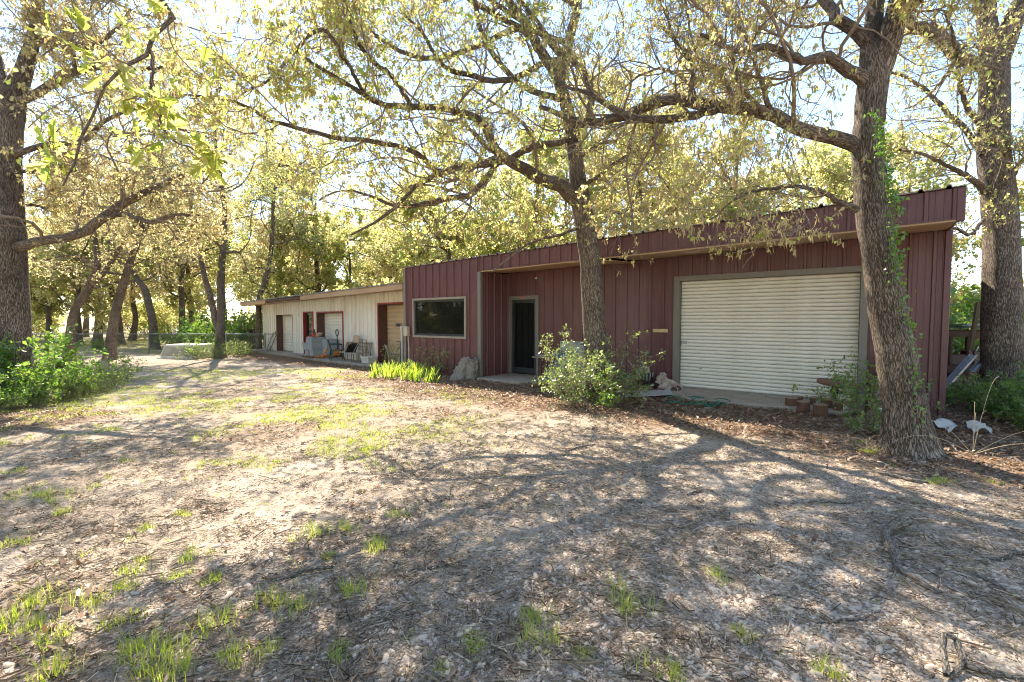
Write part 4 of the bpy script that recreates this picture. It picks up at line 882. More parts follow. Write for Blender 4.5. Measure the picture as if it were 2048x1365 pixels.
# ---- woods: three kinds copied with their parts
def proto(seed, h, lean, lmat, n_auto, ln, nleaf=5, leaf=.17):
    rg = random.Random(seed); pts = [(0, 0, -.25, .24)]; x = y = 0
    for i in range(1, 8):
        x += rg.uniform(-.22, .22) + lean * h / 7; y += rg.uniform(-.2, .2); pts.append((x, y, h * i / 7, .21 * (1 - .82 * i / 7)))
    return small_oak('woodland_oak', 'x', [pts], seed, n_auto=n_auto, ln=ln, leaf=leaf, nleaf=nleaf, lmat=lmat, per=(8, 6, 4), zmin=.3, ncat=0, rr=.07)
protos = [proto(71, 9.0, .05, far_leaf, 13, 3.6), proto(72, 10.5, -.06, gold_leaf, 14, 3.8), proto(73, 8.0, .02, far_leaf, 12, 3.2, nleaf=6)]
WOOD = []
rg = random.Random(5)
for i in range(15): WOOD.append((-44 + i * 2.75 + rg.uniform(-1.0, 1.0), 31 + rg.uniform(-1, 7), 'fence'))
for i in range(15): WOOD.append((-62 + i * 4.4 + rg.uniform(-1.5, 1.5), 40 + rg.uniform(-2, 7), 'fence'))
for i in range(14): WOOD.append((-90 + i * 7.0 + rg.uniform(-2, 2), 56 + rg.uniform(-3, 10), 'fence'))
for (x, y) in ((-3.5, 26), (1.5, 24.5), (6, 22), (10.5, 20.5), (14.5, 19), (3.8, 29), (9, 27.5), (14.5, 25), (-1, 34), (6.5, 35), (13, 33), (20, 29), (26, 33), (19, 22.5), (22, 40), (32, 42), (12, 44), (3, 46)): WOOD.append((x + rg.uniform(-.6, .6), y + rg.uniform(-.6, .6), 'shop'))
for (x, y) in ((19.5, 13.5), (23, 10), (25, 16), (29, 21), (30, 13), (36, 18), (34, 27), (42, 24)): WOOD.append((x, y, 'rack'))
for (x, y) in ((-26, 13), (-24, 6), (-31, 19), (-35, 9), (-38, 24), (-22, 10), (-28, 9.5), (-29, 15.5), (-25, 16.5), (-33, 13), (-37, 16), (-30, 5), (-36, 3), (-41, 11), (-42, 19), (-22, 2), (-27, 0)): WOOD.append((x, y, 'thicket'))
for (x, y) in ((-9, -9), (-3, -13), (3, -10.5), (9, -12), (-15, -6), (15, -8), (-6, -18), (6, -19), (-18, -14), (0, -24)): WOOD.append((x, y, 'behind'))
LAB = {'fence': ('woodland oak in the trees beyond the chain link fence', 'oaks beyond the fence'), 'shop': ('oak showing over the roof from behind the maroon workshop', 'oaks behind the workshop'),
       'rack': ('oak in the green woods beyond the junk rack', 'oaks beyond the junk rack'), 'thicket': ('oak on the far side of the green thicket', 'oaks past the thicket'), 'behind': ('oak on the open side of the yard facing the buildings', 'oaks facing the buildings')}
used = set()
for i, (x, y, g) in enumerate(WOOD):
    k = i % 3
    o = protos[k] if k not in used else copy_tree(protos[k]); used.add(k)
    o.location = (x, y, gzf(x, y) + .1); s_ = rg.uniform(.8, 1.2) * (1.25 if y > 50 else 1); o.scale = (s_, s_, s_ * rg.uniform(.92, 1.1)); o.rotation_euler = (0, 0, rg.uniform(0, 6.28))
    tag(o, ('yellow green ', 'golden ', 'bushy low branching ')[k] + LAB[g][0], 'tree', LAB[g][1])
# ================================================================== LITTER ON THE GROUND
rngG = np.random.default_rng(2024)
def on_slab(x, y):
    u, v = uv_m(x, y); c, s = math.cos(YAW_W), math.sin(YAW_W)
    a = c * (x - W0[0]) + s * (y - W0[1]); b = -s * (x - W0[0]) + c * (y - W0[1])
    inside = (v > .0) & (u < .1) & (u > -3.3) | (v > REC - .05) & (u > 0) & (u < UR + .05)
    return inside | ((b > -.9) & (a < 2.2) & (a > -12.7))
def scatter(n, x0, x1, y0, y1, dens, pw=1.2, dmin=1.6):
    """random points, thinning with distance, kept with probability dens(x, y)"""
    out = []
    got = 0
    while got < n:
        x = rngG.uniform(x0, x1, n * 3); y = rngG.uniform(y0, y1, n * 3)
        k = rngG.random(n * 3) < dens(x, y) * (dmin / np.maximum(np.hypot(x, y), dmin)) ** pw
        x, y = x[k], y[k]; m = ~on_slab(x, y); out.append(np.stack([x[m], y[m]], 1)); got += m.sum()
    return np.concatenate(out)[:n]
def rotz(n): a = rngG.uniform(0, 2 * np.pi, n); return np.cos(a), np.sin(a)

# pebbles and dead stalks: little piles strewn by the thousand
def pebble_pile(n, rad):
    p = rngG.normal(0, rad, (n, 2)); sz = np.clip(.0062 * np.exp(rngG.normal(0, .45, n)), .003, .022)
    ring = [(math.cos(a), math.sin(a)) for a in np.linspace(0, 2 * np.pi, 7)[:-1]]
    T = np.array([(*r, 0) for r in ring] + [(.62 * a, .62 * b, .62) for a, b in ring] + [(0, 0, .78)]); nv = len(T)
    V = T[None] * (1 + rngG.normal(0, .13, (n, nv, 1))); V = V * np.stack([sz * rngG.uniform(.8, 1.7, n), sz * rngG.uniform(.7, 1.1, n), sz * rngG.uniform(.5, .9, n)], 1)[:, None]
    c, s = rotz(n); x = V[..., 0] * c[:, None] - V[..., 1] * s[:, None]; y = V[..., 0] * s[:, None] + V[..., 1] * c[:, None]
    V = np.stack([x + p[:, :1], y + p[:, 1:], V[..., 2] - .0015], -1)
    F = [(i, (i + 1) % 6, (i + 1) % 6 + 6, i + 6) for i in range(6)]; Tt = [(6 + i, 6 + (i + 1) % 6, 12) for i in range(6)]; o = np.arange(n)[:, None, None] * nv
    return np_mesh('pebble_pile', V.reshape(-1, 3), [(np.array(F)[None] + o).reshape(-1, 4), (np.array(Tt)[None] + o).reshape(-1, 3)], np.repeat(rngG.random(n), nv), smooth=True)
peb_m = rnd_mat('river_pebble', [(0, (.16, .105, .068)), (.2, (.34, .235, .155)), (.4, (.50, .375, .255)), (.6, (.42, .35, .28)), (.8, (.54, .43, .315)), (1, (.64, .57, .46))], rough=.75)
def strew(name, protos, n, dens, box, pw, m, label, cat, tilt=.0, slo=.7, shi=1.3):
    for me in protos: me.materials.append(m)
    p = scatter(n, *box, dens, pw); e = .04; x, y = p[:, 0], p[:, 1]; gx_ = (gz(x + e, y) - gz(x - e, y)) / (2 * e); gy_ = (gz(x, y + e) - gz(x, y - e)) / (2 * e)
    rots = np.stack([np.arctan(gy_), -np.arctan(gx_), rngG.uniform(0, 6.28, n)], 1)
    rots[:, 0:2] = 0
    tag(gn_scatter(name, protos, np.stack([x, y, gz(x, y) + .002], 1), rots, rngG.uniform(slo, shi, n), rngG.integers(0, len(protos), n)), label, cat, kind='stuff')
strew('gravel', [pebble_pile(14, .05) for _ in range(6)], 9000, lambda x, y: .05 + .95 * gravel_d(x, y) ** 1.2 * (1 - .8 * litter_d(x, y)), (-5.5, 8.5, .8, 9.5), 1.35, peb_m, 'rounded tan and white pebbles strewn over the drive', 'gravel')
def stalk_pile(n, rad, k):
    p = rngG.normal(0, rad, (n, 2)); L = np.clip(.020 * np.exp(rngG.normal(0, .6, n)) * k, .006, .11); r = L * rngG.uniform(.014, .035, n) + .0006
    c, s = rotz(n); P = np.empty((n, 3, 3)); bend = rngG.normal(0, .05, n) * L; tilt = np.abs(rngG.normal(0, .10, n)) * L; lay = rngG.random(n) * .010
    for k_, t in enumerate((-.5, 0, .5)):
        off = bend if k_ == 1 else 0
        P[:, k_, 0] = p[:, 0] + c * L * t - s * off; P[:, k_, 1] = p[:, 1] + s * L * t + c * off; P[:, k_, 2] = r * .8 + lay + (t + .5) * tilt
    V, F, U = tubes(P, np.repeat(r[:, None], 3, 1), 3); return np_mesh('stalk_pile', V, F, np.repeat(rngG.random(n), 12))
stalk_m = rnd_mat('dead_stalk', [(0, (.06, .042, .028)), (.2, (.16, .115, .078)), (.45, (.34, .26, .18)), (.75, (.52, .42, .305)), (1, (.68, .58, .45))], rough=.9)
strew('dead_stalks', [stalk_pile(22, .05, k) for k in (.7, .8, 1, 1, 1.1, 1.4)], 17000, lambda x, y: .35 + .65 * sstep(.35, .6, fbm(x * .9, y * .9, 207, 3)), (-7.5, 9, .8, 13), 1.05, stalk_m, 'short dead stalks and twiglets littering the yard', 'twig litter')

# fallen oak leaves
def fallen(n):
    p = scatter(n, -12, 15, 1.2, 19, lambda x, y: .003 + .99 * litter_d(x, y) ** 1.5, .7)
    sz = rngG.uniform(.035, .08, n); T = np.array([(-.5, 0, 0), (-.15, .20, .10), (.15, .12, .02), (.30, .27, .12), (.5, 0, .03), (.30, -.27, .10), (.15, -.12, .0), (-.15, -.20, .12)])
    V = T[None] * np.array([1, 1, 1]) + 0 * sz[:, None, None]; V = V.repeat(1, 0); V[..., 2] *= rngG.uniform(-.6, 2.2, (n, 1)); V = V + rngG.normal(0, .03, V.shape); V *= sz[:, None, None]
    a, b = rngG.normal(0, .35, n), rngG.normal(0, .35, n); V[..., 2] += V[..., 0] * a[:, None] + V[..., 1] * b[:, None]
    c, s = rotz(n); x = V[..., 0] * c[:, None] - V[..., 1] * s[:, None]; y = V[..., 0] * s[:, None] + V[..., 1] * c[:, None]
    lift = .008 + .035 * litter_d(p[:, 0], p[:, 1]) * rngG.random(n)
    zb = V[..., 2] - V[..., 2].min(1, keepdims=True) * .6
    V = np.stack([x + p[:, :1], y + p[:, 1:], zb + (gz(p[:, 0], p[:, 1]) + lift)[:, None]], -1); o = np.arange(n)[:, None] * 8
    F = np.concatenate([o + np.array(q) for q in ([0, 1, 2, 7], [7, 2, 6, 7], [2, 3, 4, 5], [2, 5, 6, 6])]) if False else np.concatenate([o + np.array([0, 1, 2, 6]), o + np.array([0, 6, 7, 7])[[0, 1, 2, 2]]])[:0]
    quads = np.concatenate([o + np.array([2, 3, 4, 6]), o + np.array([0, 1, 2, 6])]); tris = np.concatenate([o + np.array([0, 6, 7]), o + np.array([4, 5, 6])])
    me = np_mesh('leaf_litter', V.reshape(-1, 3), [quads, tris], np.repeat(rngG.random(n), 8))
    m = leaf_mat('dry_oak_leaf', [(0, (.10, .055, .032)), (.35, (.19, .105, .06)), (.7, (.30, .19, .115)), (1, (.42, .31, .21))], [(0, (.16, .07, .03)), (1, (.40, .22, .10))], trans=.18, gloss=.05, rough=.5)
    tag(obj('leaf_litter', me, m), 'drift of dry brown oak leaves along the workshop', 'leaf litter', kind='stuff')
fallen(26000)

# grass: blades in tufts
def grass_mesh(cent, hts, per, name='grass'):
    n = len(cent) * per; ci = np.repeat(np.arange(len(cent)), per); spread = hts[ci] * .55
    a = rngG.uniform(0, 2 * np.pi, n); q = np.sqrt(rngG.random(n)) * spread; bx_, by_ = cent[ci, 0] + np.cos(a) * q, cent[ci, 1] + np.sin(a) * q
    h = hts[ci] * rngG.uniform(.45, 1.15, n); az = a + rngG.normal(0, .7, n); lean = rngG.uniform(.15, 1.1, n); w = rngG.uniform(.0009, .002, n) + h * .006
    dx, dy = np.cos(az), np.sin(az); sx, sy = -dy, dx; z = gz(bx_, by_)
    def pt(t, k, ww): return np.stack([bx_ + dx * lean * h * k + sx * ww * w, by_ + dy * lean * h * k + sy * ww * w, z - .004 + h * t], 1)
    V = np.stack([pt(0, 0, -1), pt(0, 0, 1), pt(.55, .28, .8), pt(.55, .28, -.8), pt(.92, .85, 0)], 1); o = np.arange(n)[:, None] * 5
    return np_mesh(name, V.reshape(-1, 3), [o + np.array([0, 1, 2, 3]), o + np.array([3, 2, 4])], np.repeat(np.clip(rngG.normal(.5, .22, n), 0, 1), 5))
grass_leaf = leaf_mat('grass_blade', [(0, (.13, .21, .02)), (.5, (.24, .31, .035)), (.85, (.34, .33, .09)), (1, (.44, .38, .2))], [(0, (.42, .62, .03)), (.5, (.66, .78, .07)), (1, (.76, .72, .22))], trans=.5, gloss=.05)
def sow(n, dens, hlo, hhi, per, x0, x1, y0, y1, pw, label, name='grass'):
    c = scatter(n, x0, x1, y0, y1, dens, pw); tag(obj(name, grass_mesh(c, rngG.uniform(hlo, hhi, n), per, name), grass_leaf), label, 'grass', kind='stuff')
sow(7500, lambda x, y: grass_d(x, y) ** 1.3, .025, .085, 11, -13, 3, 2.2, 16, .5, 'thin lime green grass coming through the bare yard')
sow(3000, lambda x, y: grass_d(x, y), .10, .28, 9, -42, -9, 19, 40, .2, 'rough pale grass beyond the chain link fence')
sow(1200, lambda x, y: grass_d(x, y), .10, .25, 9, 12.5, 34, 6, 26, .2, 'rough grass past the junk rack')
sow(700, lambda x, y: .3 + .7 * sstep(.5, .6, fbm(x, y, 401, 2)), .02, .05, 6, -6, 7, 1, 8, 1.0, 'odd grass shoots between the pebbles')
# single tufts one can point at
TUFT = [(625, 1070, .11), (700, 1056, .09), (785, 1035, .09), (757, 1100, .11), (655, 1118, .06), (697, 1188, .10), (540, 1212, .09), (590, 1215, .09), (430, 1252, .14), (385, 1118, .09), (440, 1165, .08), (352, 1156, .08),
        (275, 1135, .09), (172, 1210, .13), (238, 1258, .11), (300, 1305, .13), (325, 1330, .14), (18, 1245, .13), (60, 1268, .12), (72, 1208, .11), (1440, 1160, .08), (1262, 1212, .13), (1092, 1272, .13), (1060, 1240, .08),
        (680, 1310, .06), (345, 1352, .10), (100, 1358, .13), (120, 1278, .08), (368, 1028, .07), (300, 1058, .06), (20, 945, .10), (28, 1092, .09), (122, 1026, .07), (80, 992, .08), (726, 900, .05), (1885, 965, .08), (1862, 968, .06),
        (1330, 1362, .10), (1640, 1340, .08), (1160, 1320, .06), (520, 1305, .09), (460, 1318, .08), (880, 1345, .05), (945, 1285, .07), (1735, 905, .10), (1720, 890, .08), (1985, 965, .06), (1480, 1270, .06), (250, 1180, .08)]
for px, py, h in TUFT:
    c = gnd(px, py, -.15); me = grass_mesh(np.array([[0, 0.]]) + np.array([[c.x, c.y]]) + rngG.normal(0, h * .5, (7, 2)), np.full(7, h) * rngG.uniform(.5, 1.1, 7), 17, 'grass_tuft')
    tag(obj('grass_tuft', me, grass_leaf), ('small' if h < .08 else 'middling' if h < .11 else 'large') + ' bright grass tuft standing alone ' + ('among the pebbles of the drive' if c.x > .2 else 'in the trodden earth beyond the pebbles' if c.y > 3.2 else 'near the drift of oak leaves'), 'grass', 'grass tufts in the yard')

# ================================================================== FALLEN STICKS
stick_bark = bark_mat('fallen_bark', (.33, .285, .23), (.09, .07, .052), (.50, .50, .44), su=60, sv=20, strength=.6)
def fallen_stick(label, paths, group=None):
    """paths: lists of (px, py, width px, height above soil)"""
    o0 = gnd(paths[0][0][0], paths[0][0][1]); root = None; rg_ = np.random.default_rng(int(o0.x * 977) % 9999); b = Bag(); base = np.array((o0.x, o0.y, gzf(o0.x, o0.y)))
    for path in paths:
        pts, rad = [], []
        for px, py, w, hh in path:
            g = gnd(px, py); r = w * g.y / FPX / 2; pts.append((g.x - base[0], g.y - base[1], gzf(g.x, g.y) - base[2] + r * .7 + hh)); rad.append(r)
        P, Rd = resample(pts, rad, 22, rg_, .0025); Rd = Rd * rg_.uniform(.9, 1.12, 22); b.tubes(P[None], Rd[None], 9)
        for e in (0, -1): pass
    o = obj('fallen_branch', b.mesh('fallen_branch', True), stick_bark); o.location = base
    return tag(o, label, 'branch', group)
fallen_stick('crooked lichen covered branch with a hooked end lying on the drive', [[(1812, 1060, 22, .04), (1785, 1068, 20, .03), (1770, 1078, 16, .01), (1778, 1098, 16, 0), (1795, 1118, 18, 0), (1792, 1135, 15, .0), (1806, 1152, 13, 0), (1830, 1165, 14, 0), (1855, 1180, 13, 0), (1882, 1192, 10, 0)]])
fallen_stick('forked pale branch with a loop shaped end', [[(1892, 1365, 12, .02), (1886, 1330, 11, .06), (1888, 1310, 10, .09), (1908, 1312, 11, .08), (1922, 1325, 13, .05), (1930, 1340, 15, .02), (1965, 1350, 16, .01), (2005, 1355, 15, .0), (2050, 1362, 13, 0)], [(1926, 1334, 10, .04), (1918, 1352, 9, .02), (1898, 1364, 8, .01)]])
fallen_stick('dark knobbly stick lying between grass tufts', [[(553, 1165, 7, .0), (585, 1158, 9, 0), (610, 1152, 9, .01), (640, 1146, 8, .01), (665, 1142, 6, .01)]])
fallen_stick('thin forked twig with an upright spur', [[(800, 1148, 3, 0), (850, 1142, 5, 0), (900, 1135, 4, .01), (940, 1128, 3, .02)], [(850, 1142, 4, 0), (852, 1125, 4, .05), (856, 1110, 3, .09)]])
fallen_stick('long straight twig on the wet side of the drive', [[(1635, 1252, 6, 0), (1680, 1248, 6, 0), (1730, 1242, 5, .01), (1760, 1230, 4, .02)]])
fallen_stick('smooth pale stick running out beside the crooked branch', [[(1945, 1150, 7, 0), (1985, 1170, 8, 0), (2010, 1185, 10, 0), (2048, 1205, 9, 0)]])
fallen_stick('curved dark stick at the edge of the drive by the pebbles', [[(1980, 1122, 5, 0), (2010, 1122, 8, 0), (2030, 1114, 8, .01), (2060, 1112, 8, 0)]])
fallen_stick('grey stick lying in the leaves before the leaning oak', [[(1755, 950, 5, .01), (1790, 957, 7, .01), (1830, 966, 7, .01), (1860, 968, 5, 0)]])
fallen_stick('short weathered stick on the leaf drift before the stoop', [[(1130, 905, 4, 0), (1160, 898, 5, .01), (1190, 893, 3, .01)]])
for pts in ([(1240, 1003, 4, 0), (1265, 1006, 6, .0), (1290, 1010, 5, 0)], [(1375, 990, 4, 0), (1390, 986, 5, .01), (1402, 984, 4, .0)], [(990, 1280, 3, 0), (1010, 1262, 4, .0), (1020, 1240, 3, .0)], [(1640, 1005, 4, 0), (1690, 1008, 4, 0), (1725, 1002, 3, .0)], [(820, 1210, 3, 0), (795, 1180, 3, 0), (800, 1160, 3, 0)],
            [(1530, 1195, 3, 0), (1560, 1192, 4, 0), (1590, 1200, 3, 0)], [(1820, 1290, 4, 0), (1838, 1320, 5, 0), (1846, 1350, 4, 0)], [(640, 1310, 3, 0), (610, 1345, 5, 0), (590, 1362, 5, 0)], [(760, 1262, 3, 0), (790, 1266, 4, 0), (830, 1262, 3, 0)], [(930, 1246, 4, 0), (970, 1248, 5, 0), (1005, 1250, 4, 0)]):
    fallen_stick('short bare stick lying among the pebbles', [pts], 'short sticks on the drive')

# ================================================================== SHRUBS, IVY, IRISES
def shrub(name, label, loc, h, w, seed, lmat, nst=14, per=(7, 5), leaf=.05, nleaf=4, group=None, up=.05, lw=.6, stem_r=.009, flare=.5):
    rng = np.random.default_rng(seed); root = thing(name, label, 'shrub', loc, 0, group)
    a = rng.uniform(0, 2 * np.pi, nst); N = 9; P = np.empty((nst, N, 3)); rr = rng.random(nst) ** .5; P[:, 0] = np.stack([np.cos(a) * rr * w * .22, np.sin(a) * rr * w * .22, np.full(nst, -.06)], 1)
    d = unit(np.stack([np.cos(a) * flare * rr, np.sin(a) * flare * rr, np.ones(nst)], 1)); L = h * rng.uniform(.65, 1.2, nst)
    for s_ in range(1, N): d = unit(d + rng.normal(0, .16, (nst, 3)) + np.stack([np.cos(a), np.sin(a), np.zeros(nst)], 1) * .05); P[:, s_] = P[:, s_ - 1] + d * (L / (N - 1))[:, None]
    Rd = stem_r * rng.uniform(.7, 1.3, nst)[:, None] * np.linspace(1, .3, N)[None]
    P2, R2, L2_ = grow(rng, P, Rd, L, per[0], .18, 1, (.5, 1.2), (.3, .6), 6, .16, up, rf=.6, rmin=.0022)
    P3, R3, _ = grow(rng, P2, R2, L2_, per[1], .2, 1, (.5, 1.1), (.3, .6), 4, .2, up, rf=.6, rmin=.0015)
    b = Bag(); b.tubes(P, Rd, 5); b.tubes(P2, R2, 4); b.tubes(P3, R3, 3); o = obj('stems', b.mesh('stems'), twig_bark, root)
    lv = Bag(); leaves_on(rng, lv, P3, nleaf, leaf, w=lw, along=(.1, 1), droop=.1); leaves_on(rng, lv, P2, nleaf, leaf, w=lw, along=(.3, 1), droop=.1)
    o = obj('foliage', lv.mesh('foliage'), lmat, root); o['kind'] = 'stuff'; return root
def gl(px, py): g = gnd(px, py); return (g.x, g.y, gzf(g.x, g.y))
shrub('shrub', 'full small leaved shrub at the foot of the forked oak', gl(1170, 812), 1.3, 1.0, 301, privet_leaf, nst=28, per=(8, 5), leaf=.044, nleaf=5, flare=.55)
shrub('shrub', 'young shrub sprawling out of the leaf drift beside the forked oak', gl(1218, 812), .75, .9, 302, green_leaf, nst=12, per=(6, 4), leaf=.045, flare=.7)
shrub('shrub', 'arching shrub with pale leaves under the workshop window', gl(868, 752), 1.0, 1.3, 303, privet_leaf, nst=14, per=(7, 5), leaf=.05, flare=1.1)
shrub('shrub', 'thin pale shrub before the tan roll-up door', gl(795, 740), 1.25, .7, 304, privet_leaf, nst=5, per=(4, 3), leaf=.05, flare=.5)
shrub('shrub', 'leggy green shrub between the rusty cans and the leaning oak', gl(1745, 850), 1.0, .9, 305, green_leaf, nst=13, per=(6, 4), leaf=.05, flare=.9)
shrub('shrub', 'low pale leaved bush at the root of the leaning oak', gl(1745, 878), .4, .6, 306, privet_leaf, nst=10, per=(5, 4), leaf=.045, flare=.9)
pr_ = shrub('thicket_shrub', 'x', (0, 0, 0), 1.15, 1.7, 310, green_leaf, nst=20, per=(7, 5), leaf=.07, nleaf=4, flare=.8, lw=.7)
pr2 = shrub('thicket_shrub', 'x', (0, 0, 0), .95, 1.6, 311, leaf_mat('thicket_leaf', [(0, (.05, .10, .02)), (.5, (.10, .16, .035)), (1, (.20, .22, .07))], [(0, (.16, .32, .03)), (.5, (.32, .46, .06)), (1, (.5, .5, .15))], trans=.45, gloss=.08), nst=18, per=(7, 5), leaf=.055, nleaf=3, flare=.9, lw=.6)
def put(src, lst, lab, grp, rg_, first):
    for i, (x, y, s) in enumerate(lst):
        o = src if (first and i == 0) else copy_tree(src); o.location = (x, y, gzf(x, y)); o.rotation_euler = (0, 0, rg_.uniform(0, 6.28)); o.scale = (s, s, s * rg_.uniform(.85, 1.15)); tag(o, lab, 'shrub', grp)
rg_ = random.Random(77)
put(pr_, [(-10.2, 8.9, 1.1), (-10.7, 9.6, 1.25), (-9.8, 9.5, .8), (-9.7, 8.6, .6), (-10.8, 8.2, 1.1), (-10.1, 7.9, .7)], 'dark green shrub crowding the foot of the broad oak', 'thicket at the broad oak', rg_, True)
put(pr2, [(-9.5, 9.3, .5), (-9.9, 10.4, .75), (-9.2, 8.6, .38), (-10.4, 11.2, .9), (-9.6, 10.0, .42), (-11.2, 12.4, .9), (-9.3, 8.0, .38), (-9.8, 7.5, .45)], 'loose yellow green shrub at the edge of the thicket', 'loose shrubs of the thicket', rg_, True)
put(pr_, [(7.9, 7.0, .5), (8.5, 6.6, .68), (8.4, 7.7, .52), (9.2, 7.3, .72), (7.5, 6.2, .45), (9.0, 6.3, .78), (8.4, 5.7, .62), (10.2, 7.6, .8), (8.3, 8.5, .45), (9.8, 6.8, .85), (7.9, 6.0, .5), (8.0, 6.6, .6)], 'green shrub in the undergrowth round the thickest oak', 'undergrowth by the workshop end', rg_, False)
put(pr2, [(-12.9, 20.8, .95), (-13.8, 20.5, .9), (-13.6, 22.6, .8), (-14.4, 23.4, .9), (-14.5, 21.6, .8)], 'pale green shrub round the twin stemmed oak and the shed corner', 'shrubs at the shed corner', rg_, False)
put(pr_, [(-18.7, 26.2, 1.2), (-17, 26.8, 1.5), (-14.8, 27.5, 1.9), (-17.5, 29, 2.2), (-20, 30, 1.6), (-13, 29, 2.2), (-22.3, 24.6, .6)], 'tall green bush beyond the chain link fence', 'bushes beyond the fence', rg_, False)
put(pr_, [(14, 13.5, 1.8), (16, 12, 1.9), (17.5, 14.5, 2.2), (13, 15.5, 1.9), (18.5, 10.5, 1.8), (20, 13, 2.2), (16, 17, 2.4), (12.2, 17, 2.0)], 'big sunlit bush beyond the junk rack', 'bushes beyond the junk rack', rg_, False)
# understorey of the woods: taller saplings
pr3 = shrub('sapling', 'x', (0, 0, 0), 3.4, 3.4, 312, far_leaf, nst=12, per=(8, 6), leaf=.16, nleaf=5, flare=.45, stem_r=.025)
L_ = []
for i in range(26): L_.append((-62 + i * 2.3 + rg_.uniform(-.8, .8), 41 + rg_.uniform(-2, 14), rg_.uniform(.9, 1.5)))
for i in range(12): L_.append((-4 + i * 2.3 + rg_.uniform(-.8, .8), 25 + rg_.uniform(-1, 8), rg_.uniform(.9, 1.5)))
for i in range(10): L_.append((18 + i * 2.0, 20 + rg_.uniform(-7, 8), rg_.uniform(.9, 1.4)))
for i in range(16): L_.append((-23 - rg_.uniform(0, 16), 1 + i * 1.25, rg_.uniform(.8, 1.3)))
put(pr3, L_, 'leafy sapling in the understorey of the woods', 'saplings in the woods', rg_, True)
for o in [q for q in bpy.data.objects if q.name.startswith('sapling')]: o['category'] = 'sapling'

# ivy on the leaning oak
def ivy():
    rng = np.random.default_rng(9); pts = [(1832, 790), (1828, 720), (1818, 650), (1806, 590), (1790, 520), (1788, 460), (1788, 410), (1776, 370), (1768, 320), (1760, 280), (1748, 240), (1742, 215)]
    root = thing('ivy_vine', 'bright green ivy climbing the leaning oak', 'vine', tuple(atY(1836, 860, 5.45)), 0); b0_ = np.array(root.location)
    P, Rd = resample([np.array(atY(px, py, 5.50)) - b0_ for px, py in [(1836, 860)] + pts], [.006] * (len(pts) + 1), 60, rng, .012)
    b = Bag(); b.tubes(P[None], Rd[None], 5); obj('stem', b.mesh('stem'), twig_bark, root)
    n = 900; t = rng.random(n) ** .75; i = (t * 58).astype(int); dens = rng.random(n) < np.where(t > .5, 1, .4); base = P[i] + np.stack([rng.normal(0, .045, n), rng.normal(-.015, .02, n), rng.normal(0, .03, n)], 1); base = base[dens]; n = len(base)
    d = unit(np.stack([rng.normal(0, .7, n), rng.normal(-.35, .25, n), rng.normal(-.3, .5, n)], 1)); V, F, rn = blades(rng, base, d, rng.uniform(.028, .052, n), 1.0, .2)
    bg_ = Bag(); bg_.add(V, F, None, rn); o = obj('foliage', bg_.mesh('foliage'), MATS['ivy_leaf'], root); o['kind'] = 'stuff'
leaf_mat('ivy_leaf', [(0, (.06, .17, .015)), (1, (.14, .26, .03))], [(0, (.16, .45, .02)), (1, (.34, .58, .06))], trans=.45, gloss=.08)
ivy()

# iris clumps under the window
iris_leaf = leaf_mat('iris_leaf', [(0, (.12, .21, .02)), (1, (.22, .28, .04))], [(0, (.40, .62, .03)), (1, (.62, .72, .08))], trans=.5, gloss=.08)
for k, (px, py) in enumerate([(755, 752), (768, 757), (783, 760), (797, 757), (810, 763), (824, 764), (838, 766), (852, 767), (866, 769), (775, 749), (790, 750), (806, 753), (820, 755), (846, 759), (830, 757), (748, 757), (858, 762)]):
    rng = np.random.default_rng(500 + k); g = gl(px, py); n = 17; a = rng.uniform(0, 6.28, n); r = rng.random(n) * .15; h = rng.uniform(.22, .46, n); w = rng.uniform(.010, .017, n); az = rng.normal(.3, .5, n)
    lx, ly = rng.normal(.06, .09, n), rng.normal(0, .07, n); bx_, by_ = np.cos(a) * r, np.sin(a) * r; sx, sy = np.cos(az), np.sin(az)
    def pt(t, f, ww): return np.stack([bx_ + lx * f + sx * w * ww, by_ + ly * f + sy * w * ww, h * t - .01], 1)
    V = np.stack([pt(0, 0, -1), pt(0, 0, 1), pt(.5, .35, 1), pt(.5, .35, -1), pt(.8, .75, .7), pt(.8, .75, -.7), pt(1, 1.15, 0)], 1); o = np.arange(n)[:, None] * 7
    me = np_mesh('iris_clump', V.reshape(-1, 3), [np.concatenate([o + np.array([0, 1, 2, 3]), o + np.array([3, 2, 4, 5])]), o + np.array([5, 4, 6])], np.repeat(rng.random(n), 7))
    q = obj('iris_clump', me, iris_leaf); q.location = g; tag(q, 'clump of upright lime green iris blades below the window', 'iris', 'irises below the window')

# bare brush at the root of the leaning oak, dry grass stalks
def wisps(name, label, loc, paths, r, m):
    B = MB()
    for p in paths: B.tube(p, [r * (1 - .6 * i / (len(p) - 1)) for i in range(len(p))], 4)
    o = B.build(name, m); o.location = loc; return tag(o, label, 'dry brush')
rg_ = random.Random(3); ps = []
for k in range(38):
    x, y, z = rg_.uniform(-.4, .3), rg_.uniform(-.25, .2), 0; a = rg_.uniform(2.2, 4.2) if k % 3 else rg_.uniform(0, 6.28); p = [(x, y, z)]; dz = rg_.uniform(.3, 1.0)
    for s_ in range(6): a += rg_.uniform(-.4, .4); dz -= .12; p.append((p[-1][0] + .055 * math.cos(a), p[-1][1] + .055 * math.sin(a), max(p[-1][2] + .05 * dz, 0)))
    ps.append(p)
wisps('bare_brush', 'tangle of bare pale twigs at the root of the leaning oak', gl(1760, 895), ps, .0035, mat('pale_twig', (.42, .34, .26), (.3, .24, .18), scale=30, rough=.9))
straw_m = mat('dry_straw', (.52, .42, .26), (.42, .33, .2), scale=30, rough=.85)
def arc(dx, dy, h, n=9, droop=.25): return [(dx * t, dy * t, h * math.sin(t * (math.pi / 2 + droop))) for t in [i / (n - 1) for i in range(n)]]
